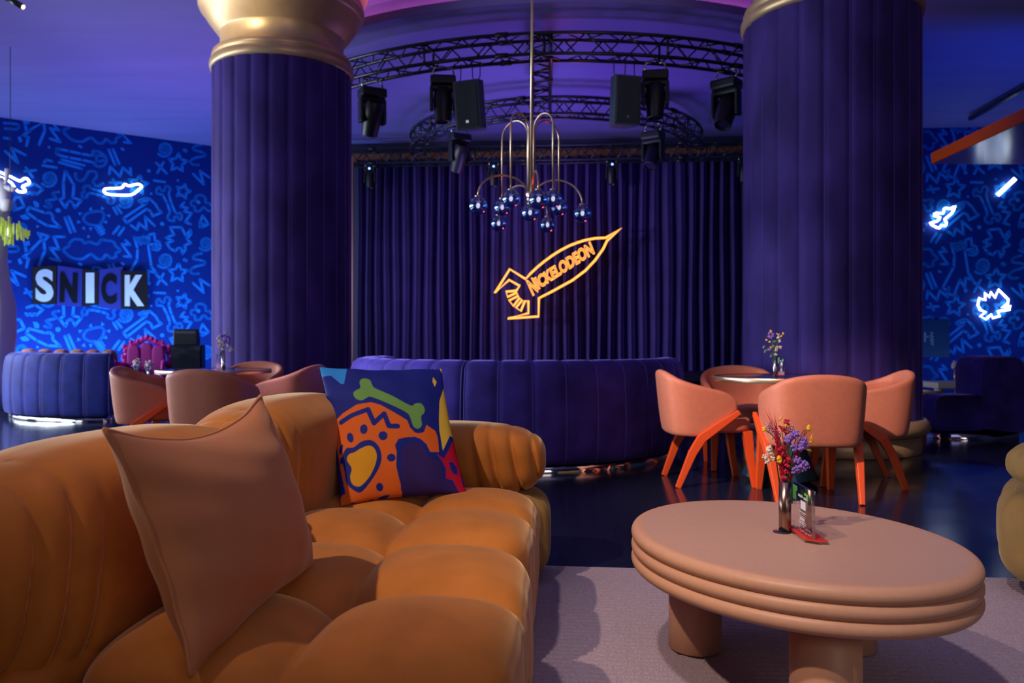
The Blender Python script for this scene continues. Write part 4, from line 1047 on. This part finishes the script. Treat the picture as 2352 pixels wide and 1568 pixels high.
def card_holder(loc, rz, lab, h=.145, w=.092, detail=True):
    t = thing('card_holder', lab, 'card holder', loc, rz, 'acrylic card holders')
    b1 = mesh('foot', [prism([(-w*.62, -.020), (w*.45, -.020), (w*.60, .010), (w*.60, .036), (-w*.42, .036), (-w*.62, -.004)], .0005, .007)], M['acrylic'], t, smooth=False)
    mesh('red_insert', [prism([(-w*.60, -.019), (w*.44, -.019), (w*.58, .010), (w*.58, .035), (-w*.41, .035), (-w*.60, -.004)], .0072, .010)], M['red_acrylic'], t, smooth=False)
    mesh('panel', [box((0, 0, .010 + h / 2), (w, .009, h))], M['acrylic'], t, smooth=False)
    y = -.0052; pr = []
    kx, kz = w / .092, h / .145
    def q(x0, z0, x1, z1):
        x0, x1, z0, z1 = x0 * kx, x1 * kx, z0 * kz, z1 * kz
        pr.append(([(x0, y, z0), (x1, y, z0), (x1, y, z1), (x0, y, z1)], [(0, 1, 2, 3)]))
    q(-.006, .086, .018, .112)                                                        # plain white square
    q(-.018, .126, .004, .128); q(-.018, .121, .004, .1245); q(.008, .124, .024, .126); q(.008, .119, .026, .122)   # lines of print on top
    V, Fc = ribbon([(v.x, v.y) for v in smoothpath([(-.012, .100, 0), (-.017, .104, 0), (-.020, .099, 0), (-.013, .092, 0), (-.020, .087, 0), (-.018, .080, 0), (-.008, .078, 0)], 4)], .0013)
    pr.append(([(a * kx, y, b * kz) for a, b in V], Fc))
    for i in range(11): q(-.010 + .0026 * i, .0745, -.0083 + .0026 * i, .078)           # small caption
    for i in range(4): q(-.004 + .0044 * i, .069, -.0016 + .0044 * i, .071)
    for i in range(4): q(-.009 + .0058 * i, .050, -.0046 + .0058 * i, .060)             # badge letters, too small to read
    for a, b in (((-.014, .047), (.017, .047)), ((-.012, .063), (.013, .063)), ((-.016, .040), (.018, .040)), ((-.010, .035), (.012, .035)), ((-.014, .047), (-.016, .040)), ((.017, .047), (.018, .040))):
        V, Fc = ribbon([a, b], .0014); pr.append(([(p_[0] * kx, y, p_[1] * kz) for p_ in V], Fc))
    for i in range(6): q(-.010 + .0036 * i, .0415, -.0076 + .0036 * i, .0455)
    r2 = random.Random(5)
    for i in range(34):                                                                # band of doodles along the foot
        x0 = -w/2 + .004 + (i % 17) * (w - .008) / 17; z0 = .0125 + .0115 * (i // 17)
        V, Fc = ribbon([(x0 + r2.uniform(0, .004), z0 + r2.uniform(0, .009)) for _ in range(4)], .0012); pr.append(([(p_[0], y, p_[1]) for p_ in V], Fc))
    mesh('print', pr, M['print'], t, smooth=False)
    gr = [([(x0, y - .0002, z0), (x1, y - .0002, z0), (x1, y - .0002, z1), (x0, y - .0002, z1)], [(0, 1, 2, 3)]) for x0, z0, x1, z1 in ((-w/2+.002, .72*h, -w/2+.20*w, 1.03*h), (-w/2+.20*w, .92*h, -w/2+.26*w, 1.03*h), (.22*w, .84*h, .33*w, .96*h), (.13*w, .91*h, .25*w, .97*h))]
    mesh('green_corner_print', gr, M['green'], t, smooth=False)
    return t
cc = Vector((.822, 2.245, zT))
card_holder(cc, d2(-91), 'clear acrylic card holder on red foot beside the coffee table vase', .132, .155)
zt2 = .7505
vt = W(1780, 860, 5.72); vt.z = zt2 - .0005
vase(vt, 'steel tube vase of yellow dried flowers on the right round table', .135, .0145)
k2 = vt.y / F
def f2(px, py, dy=0): return ((px - 1780) * k2, dy, (858 - py) * k2)
bouquet(vt, 'yellow, blue and white dried bouquet on the right round table', [
    ('yellow_buttons', 'yellow', [f2(1771,755), f2(1761,775), f2(1799,760), f2(1771,792), f2(1768,779), f2(1794,766)], .0055, 9, .006),
    ('lilac_flowers', 'purplef', [f2(1767,766), f2(1772,769), f2(1768,760), f2(1766,797), f2(1775,764)], .0050, 16, .013),
    ('white_sprigs', 'whitef', [f2(1787,770), f2(1790,776), f2(1784,790), f2(1792,790), f2(1783,797), f2(1787,762), f2(1782,808)], .0042, 12, .012),
    ('leaves', 'leaf', [f2(1754,791), f2(1759,800), f2(1771,812), f2(1776,790), f2(1778,778)], .0075, 5, .010)], h=.135)
ch2 = W(1794, 860, 5.70); ch2.z = zt2
card_holder(ch2, d2(-12), 'small acrylic card holder beside the yellow bouquet on the right round table', .13, .048)
vt = W(513, 846, 7.05); vt.z = zt2 - .0005
vase(vt, 'steel tube vase of lilac flowers on the left round table', .15, .017)
k3 = vt.y / F
def f3(px, py, dy=0): return ((px - 513) * k3, dy, (846 - py) * k3)
bouquet(vt, 'lilac and white dried bouquet on the left round table', [
    ('lilac_flowers', 'purplef', [f3(521,772), f3(527,776), f3(517,780), f3(524,784), f3(510,768)], .007, 18, .022),
    ('white_sprigs', 'whitef', [f3(503,773), f3(507,782), f3(513,788), f3(524,790), f3(504,790), f3(531,800), f3(512,799)], .006, 14, .020),
    ('leaves', 'leaf', [f3(506,808), f3(500,785), f3(520,762)], .007, 5, .012)], h=.15)
ch3 = W(502, 846, 6.9); ch3.z = zt2
card_holder(ch3, d2(60), 'small acrylic card holder beside the lilac bouquet on the left table', .13, .05)

# low table with two small bouquets behind the left chair
lt = Vector((W(330, 800, 9.4).x, 9.4, 0))
t = thing('side_table', 'low dark table behind the left coral chair, in front of the magenta throne', 'table', lt)
mesh('tabletop', [lathe([(.001, .545), (.30, .545), (.30, .57), (.001, .57)], 40, cap=False)], M['darktop'], t, smooth=False)
mesh('stem', [lathe([(.16, 0), (.16, .02), (.03, .05), (.03, .545)], 24)], M['chrome'], t)
for px, py, lab in ((315, 834, 'left'), (342, 838, 'right')):
    q = W(px, 800, 9.4); q.z = .57; kk = 9.4 / F; h_ = .13
    v_ = vase(q, 'small glass-like vase, the %s one in front of the magenta throne' % lab, h_, .02); zc_ = 1 - (py - 784) * kk - .57
    bouquet(q, 'small lilac and white bouquet, the %s one in front of the magenta throne' % lab, [
        ('white_sprigs', 'whitef', [(-.02, 0, zc_), (.0, 0, zc_ + .03), (.02, 0, zc_ - .02)], .010, 14, .035),
        ('lilac_flowers', 'purplef', [(.03, 0, zc_ + .01), (-.03, 0, zc_ - .03), (.01, 0, zc_ - .05)], .010, 12, .03),
        ('leaves', 'leaf', [(0, 0, zc_ - .06)], .01, 6, .03)], h=h_)

# ================================================================== LEFT BACKGROUND
# magenta baroque throne
tp = W(330, 800, 12.6); t = thing('throne_chair', 'magenta baroque throne chair with scalloped frame by the blue wall', 'chair', (tp.x, tp.y, 0), d2(12)); t.scale = (.80, .9, 1.0)
hw = .36
mesh('seat', [puff((0, -.05, .38), (.34, .34, .10), 4, 14)], M['magentaseat'], t)
for k in (-1, 0, 1): mesh('back_channel', [puff((.23 * k, .22 + .03 * (k != 0) * -1, .66), (.125, .06, .32 - .04 * abs(k)), 4, 12)], M['magentaseat'], t)
fp = [(-.36, .42), (-.40, .60), (-.42, .74), (-.38, .83), (-.40, .90), (-.30, .90), (-.28, .97), (-.16, .985), (-.08, 1.03), (0, 1.05), (.08, 1.03), (.16, .985), (.28, .97), (.30, .90), (.40, .90), (.38, .83), (.42, .74), (.40, .60), (.36, .42)]
fr = [tube([(x, .26, z) for x, z in [(v.x, v.y) for v in smoothpath([(a, b, 0) for a, b in fp], 4)]], .042, 10)]
for k in range(27):
    q = fp[min(int(k * 18 / 26), 18)]; fr.append(ball((q[0] * 1.06, .24, q[1] + .02), .030 + .010 * (k % 2), 10, 6))
mesh('carved_frame', fr, M['magenta'], t)
for sx in (-1, 1):
    mesh('arm_scroll', [tube([(sx * (.42 + .02), -.32 + .10 * r_ * math.cos(a), .66 - .09 + .10 * r_ * math.sin(a)) for a, r_ in [(1.5 + .4 * i, 1 - .055 * i) for i in range(15)]], .035, 8), tube([(sx * .40, .2, .62), (sx * .44, -.1, .64), (sx * .44, -.32, .67)], .05, 10), tube([(sx * .42, -.32, .5), (sx * .38, -.34, .25)], .045, 10)], M['magenta'], t)
    for y in (-.30, .22): mesh('leg', [tube([(sx * .30, y, .32), (sx * .34, y * 1.1, .18), (sx * .31, y * 1.1, 0)], [.05, .035, .025], 10)], M['magenta'], t)
mesh('seat_rail', [box((0, -.05, .29), (.66, .62, .07))], M['magenta'], t, smooth=False)
# black stage boxes
q = W(429, 800, 13.6); t = thing('subwoofer', 'black subwoofer box standing by the left wall', 'loudspeaker', (q.x, q.y, 0), d2(14))
o = mesh('cabinet', [box((0, 0, .475), (.54, .50, .93))], M['blackplastic'], t, smooth=False); bevel(o, .02)
mesh('grille', [box((0, -.255, .475), (.49, .02, .86))], M['grille'], t, smooth=False)
t = thing('wedge_monitor', 'black wedge monitor resting on top of the subwoofer', 'loudspeaker', (q.x, q.y, .942), d2(14))
Rw = Matrix.Rotation(PI / 2, 4, 'Z') @ Matrix.Rotation(PI / 2, 4, 'X')
o = mesh('cabinet', [xf(prism([(-.20, 0), (.20, 0), (.20, .10), (.10, .27), (-.16, .27)], -.19, .19), Rw)], M['blackplastic'], t, smooth=False); bevel(o, .015)
mesh('grille', [box((0, -.165, .13), (.33, .012, .2))], M['grille'], t, smooth=False)

# letter block sign
sc_ = 290 / 2352.0
def sg(x, y, off=.0): return on_plane(60 + x * 290 / 2352, 600 + y * 290 / 2352, LA, LB) + lnrm * off
SP = [('S', [(118,115),(552,95),(545,800),(118,800)], 1, .10, .16), ('N', [(572,88),(1035,150),(1030,850),(560,815)], 0, .16, .08), ('I', [(1040,150),(1330,190),(1335,808),(1045,845)], 1, .08, .13), ('C', [(1345,165),(1790,105),(1760,905),(1340,850)], 0, .13, .08), ('K', [(1750,180),(2230,200),(2250,912),(1755,885)], 1, .10, .15)]
LET = {'S': (165,155,495,760), 'N': (622,220,955,772), 'I': (1098,218,1252,780), 'C': (1380,240,1670,800), 'K': (1820,262,2172,838)}
o0 = sg(1180, 500)
t = thing('letter_sign', 'five-letter block sign of alternating black and blue panels on the left wall', 'sign', o0)
for ch, qd, wh_, oa, ob in SP:
    q = [sg(x, y, oa if i in (0, 3) else ob) for i, (x, y) in enumerate(qd)]
    fr_ = [v - o0 for v in q]; bk_ = [v - o0 - lnrm * (oa if i in (0, 3) else ob) * .98 for i, v in enumerate(q)]
    pn = mesh('panel', [(fr_ + bk_, [(0, 3, 2, 1), (4, 5, 6, 7), (0, 1, 5, 4), (1, 2, 6, 5), (2, 3, 7, 6), (3, 0, 4, 7)])], M['signblack' if wh_ else 'signblue'], t, smooth=False)
    V, Fc = text_part(ch, 1.0, {'N': .06, 'I': .0}.get(ch, .045), 1.0, extrude=.02)
    xs = [v[0] for v in V]; ys = [v[1] for v in V]; x0, x1, y0, y1 = min(xs), max(xs), min(ys), max(ys)
    lx0, ly0, lx1, ly1 = LET[ch]; wid = qd[1][0] - qd[0][0]
    VV = []
    for v in V:
        a = (v[0] - x0) / (x1 - x0); b = (v[1] - y0) / (y1 - y0)
        X = lx0 + (lx1 - lx0) * a; Y = ly1 + (ly0 - ly1) * b
        if ch == 'N': X += -18 * (1 - b) ; Y += 10 * a
        f_ = max(0, min(1, (X - qd[0][0]) / wid)); VV.append(tuple(sg(X, Y, oa + (ob - oa) * f_ + .012 + v[2] * .5) - o0))
    mesh('letter_' + ch.lower() if False else 'letter', [(VV, Fc)], M['signwhite' if wh_ else 'signblack'], pn, smooth=False)

# white carved post with corbel at the left edge, hanging yellow glass cluster
wp = W(-28, 784, 11.8)
t = thing('carved_post', 'white sculpted post with flared bracket at the left edge', 'post', (wp.x, wp.y, 0))
kk = 11.8 / F; zz = lambda py: 1 - (py - 784) * kk
mesh('post', [lathe([(.40, 0), (.36, .5), (.33, zz(820)), (.37, zz(770)), (.36, zz(700)), (.30, zz(655)), (.25, zz(600)), (.25, zz(540)), (.27, zz(500)), (.26, zz(470)), (.24, zz(440)), (.20, zz(415)), (.10, zz(402))], 32)], M['white'], t)
mesh('bracket', [tube([(.18, 0, zz(412)), (.24, -.04, zz(430)), (.28, -.05, zz(452)), (.27, -.05, zz(462)), (.31, -.05, zz(464)), (.30, -.05, zz(478)), (.22, -.03, zz(482))], [.05, .07, .085, .085, .10, .08, .05], 12)], M['white'], t)
mesh('horn', [tube([(.26, -.05, zz(440)), (.31, -.05, zz(412)), (.32, -.05, zz(398)), (.318, -.05, zz(389))], [.025, .024, .036, .034], 10), tube([(.26, -.05, zz(432)), (.40, -.05, zz(436)), (.45, -.05, zz(434))], [.05, .04, .02], 10)], M['white'], t)
gp = W(22, 530, 11.5); t = thing('glass_cluster_lamp', 'hanging cluster of yellow green glass tubes at the left edge', 'lamp', gp)
k4 = 11.5 / F; r4 = random.Random(11)
for i in range(46):
    px = r4.uniform(-24, 36); w_ = 1 - max(0, px) / 52; top = r4.uniform(-36, -4) * w_; bt = r4.uniform(6, 34) * (.4 + .6 * w_); y_ = r4.uniform(-.15, .15)
    if i < 46: mesh('glass_tube', [tube([(px * k4, y_, -top * k4), (px * k4, y_, -bt * k4)], .011, 8)], M['yglass'], t)
mesh('hanging_chain', [tube([(.01, 0, .1), (.01, 0, CZ - gp.z)], .005, 6)], M['black'], t)
mesh('core', [tube([(0, 0, .2), (0, 0, -.12)], .03, 10)], M['steel'], t)
# track spot at the top left
q = W(53, 16, 9.2); a_ = q + Vector((-.28, .02, .16)); t = thing('ceiling_spotlight', 'black cylinder spotlight on the ceiling in the top left corner', 'spotlight', q)
mesh('housing', [tube([(0, 0, 0), a_ - q], .034, 20)], M['black'], t)
dd = (a_ - q).normalized(); mesh('lens', [tube([-dd * .001, -dd * .004], .028, 20)], M['lens'], t)
mesh('bracket', [tube([a_ - q, (a_ - q) + Vector((-.02, 0, CZ - a_.z))], .012, 8)], M['black'], t)

# ================================================================== RIGHT BACKGROUND
zb = 3.30; c0 = on_z(2139, 377, zb)
cn = [(c0.x, c0.y), (c0.x - .18, c0.y - 4.5), (c0.x + 4.0, c0.y - 4.5), (c0.x + 4.0, c0.y + .03)]
t = thing('bar_canopy', 'orange edged flat canopy with glossy maroon underside at the right', 'canopy', (c0.x, c0.y, zb))
L_ = [(x - c0.x, y - c0.y) for x, y in cn]
mesh('fascia', [prism(L_, 0.004, .145)], M['orange'], t, smooth=False)
mesh('soffit', [prism([(L_[0][0] + .01, L_[0][1] - .01), (L_[1][0] + .01, L_[1][1]), L_[2], (L_[3][0], L_[3][1] - .01)], 0, .003)], M['darkred'], t, smooth=False)
mesh('hanger_rod', [tube([(x, y, .14), (x, y, CZ - zb)], .015, 8) for x, y in ((1.8, -.8), (1.8, -3.2))], M['black'], t)
a_, b_ = W(2228, 277, 14.9), W(2420, 165, 12.3); a_.z = b_.z = 5.17
setp(mesh('ceiling_track', [tube([a_, b_], .05, 4, twist=PI / 4)], M['black'], smooth=False), 'black lighting track on the ceiling above the orange canopy', 'track')
# blue poster with sideways script
A_ = on_plane(2096, 735, RA, RB) + rnrm * .04; B_ = on_plane(2178, 820, RA, RB) + rnrm * .04
t = thing('wall_poster', 'dark blue poster with sideways white script, half behind the right column', 'poster', ((A_.x + B_.x) / 2, (A_.y + B_.y) / 2, (A_.z + B_.z) / 2), math.atan2(rdir.y, rdir.x))
wd_, hg = (B_ - A_).to_2d().length, A_.z - B_.z
mesh('panel', [box((0, 0, 0), (wd_, .04, hg))], M['poster'], t, smooth=False)
def sc2(px, py): return ((px - 2137) * 15.7 / F, -(py - 777.5) * 15.7 / F)
V, Fc = ribbon([(v.x, v.y) for v in smoothpath([(*sc2(x, y), 0) for x, y in ((2134,763),(2140,765),(2134,770),(2141,773),(2134,776),(2141,780),(2134,782),(2141,786),(2136,790),(2141,792),(2136,788))], 4)], .022)
V2, F2 = ribbon([sc2(2128, 773), sc2(2128.2, 773.2)], .05); V3, F3 = ribbon([sc2(2122, 764), sc2(2122, 784)], .03)
mesh('script', [([(a, -.022, b) for a, b in v], f) for v, f in ((V, Fc), (V2, F2), (V3, F3))], M['posterw'], t, smooth=False)
# cream slab table with vases
q = W(2192, 880, 10.6); kk = 10.6 / F
t = thing('slab_table', 'cream thick-topped table beyond the right column', 'table', (q.x, q.y, 0))
o = mesh('tabletop', [box((.06, 0, 1 - (883 - 784) * kk), (.84, .5, .085))], M['cream'], t, smooth=False); bevel(o, .02)
for x in (-.21, .06, .33): mesh('leg', [lathe([(.055, 0), (.055, 1 - (888 - 784) * kk)], 24, (x, 0, 0))], M['cream'], t)
zt3 = 1 - (883 - 784) * kk + .0425
for px, lab, yo in ((2193, 'pale dried bouquet in a vase on the cream slab table', 0),):
    v_ = Vector(((px - 1176) * kk, 10.6, zt3)); vase(v_, 'thin pink vase on the cream slab table', .16, .014, 'copper')
    bouquet(v_, lab, [('pale_sprigs', 'whitef', [(0, 0, .24), (-.01, 0, .20), (.015, 0, .21)], .010, 14, .03), ('dark_buds', 'redf', [(.01, -.01, .22)], .008, 8, .02)], h=.16)
# low dark round table with a vase, orange pouf under it
q = W(2165, 912, 9.15); kk = 9.15 / F; zt4 = 1 - (911 - 784) * kk
t = thing('round_table', 'low dark glossy round table beyond the right column', 'table', (q.x, q.y, 0))
mesh('tabletop', [lathe([(.001, zt4), (.36, zt4), (.37, zt4 - .01), (.36, zt4 - .03), (.001, zt4 - .03)], 48, cap=False)], M['darktop'], t)
mesh('stem', [lathe([(.2, 0), (.2, .02), (.04, .05), (.04, zt4 - .03)], 24)], M['black'], t)
v_ = Vector(((2206 - 1176) * kk, 9.1, zt4)); vase(v_, 'copper tube vase on the low dark round table at the right', .20, .016, 'copper')
bouquet(v_, 'purple dried bouquet on the low dark round table at the right', [('purple_buds', 'purplef', [(0, 0, .30), (.02, 0, .34), (-.01, 0, .27), (.05, 0, .31)], .009, 14, .035), ('dark_leaves', 'leaf', [(.05, 0, .33), (-.03, 0, .35)], .01, 5, .02)], h=.2)
q = W(2085, 930, 10.05); t = thing('tub_chair', 'orange upholstered tub seat half hidden behind the right column', 'chair', (q.x, q.y, 0))
mesh('seat_drum', [lathe([(.36, .06), (.42, .10), (.44, .22), (.43, .34), (.38, .375), (.2, .39), (.001, .39)], 40, cap=False)], M['amber'], t)
mesh('base', [lathe([(.34, 0), (.34, .07)], 32)], M['chrome'], t)
q = W(2262, 853, 11.6); t = thing('mustard_armchair', 'round-backed mustard chair half hidden behind the dark sofa', 'chair', (q.x, q.y, 0))
mesh('back', [puff((0, .1, .47), (.20, .10, .24), 2.6, 14)], M['mustard'], t)
mesh('seat', [puff((0, -.15, .26), (.26, .28, .16), 3.5, 12)], M['mustard'], t)
mesh('base', [box((0, -.1, .05), (.42, .46, .1))], M['black'], t, smooth=False)
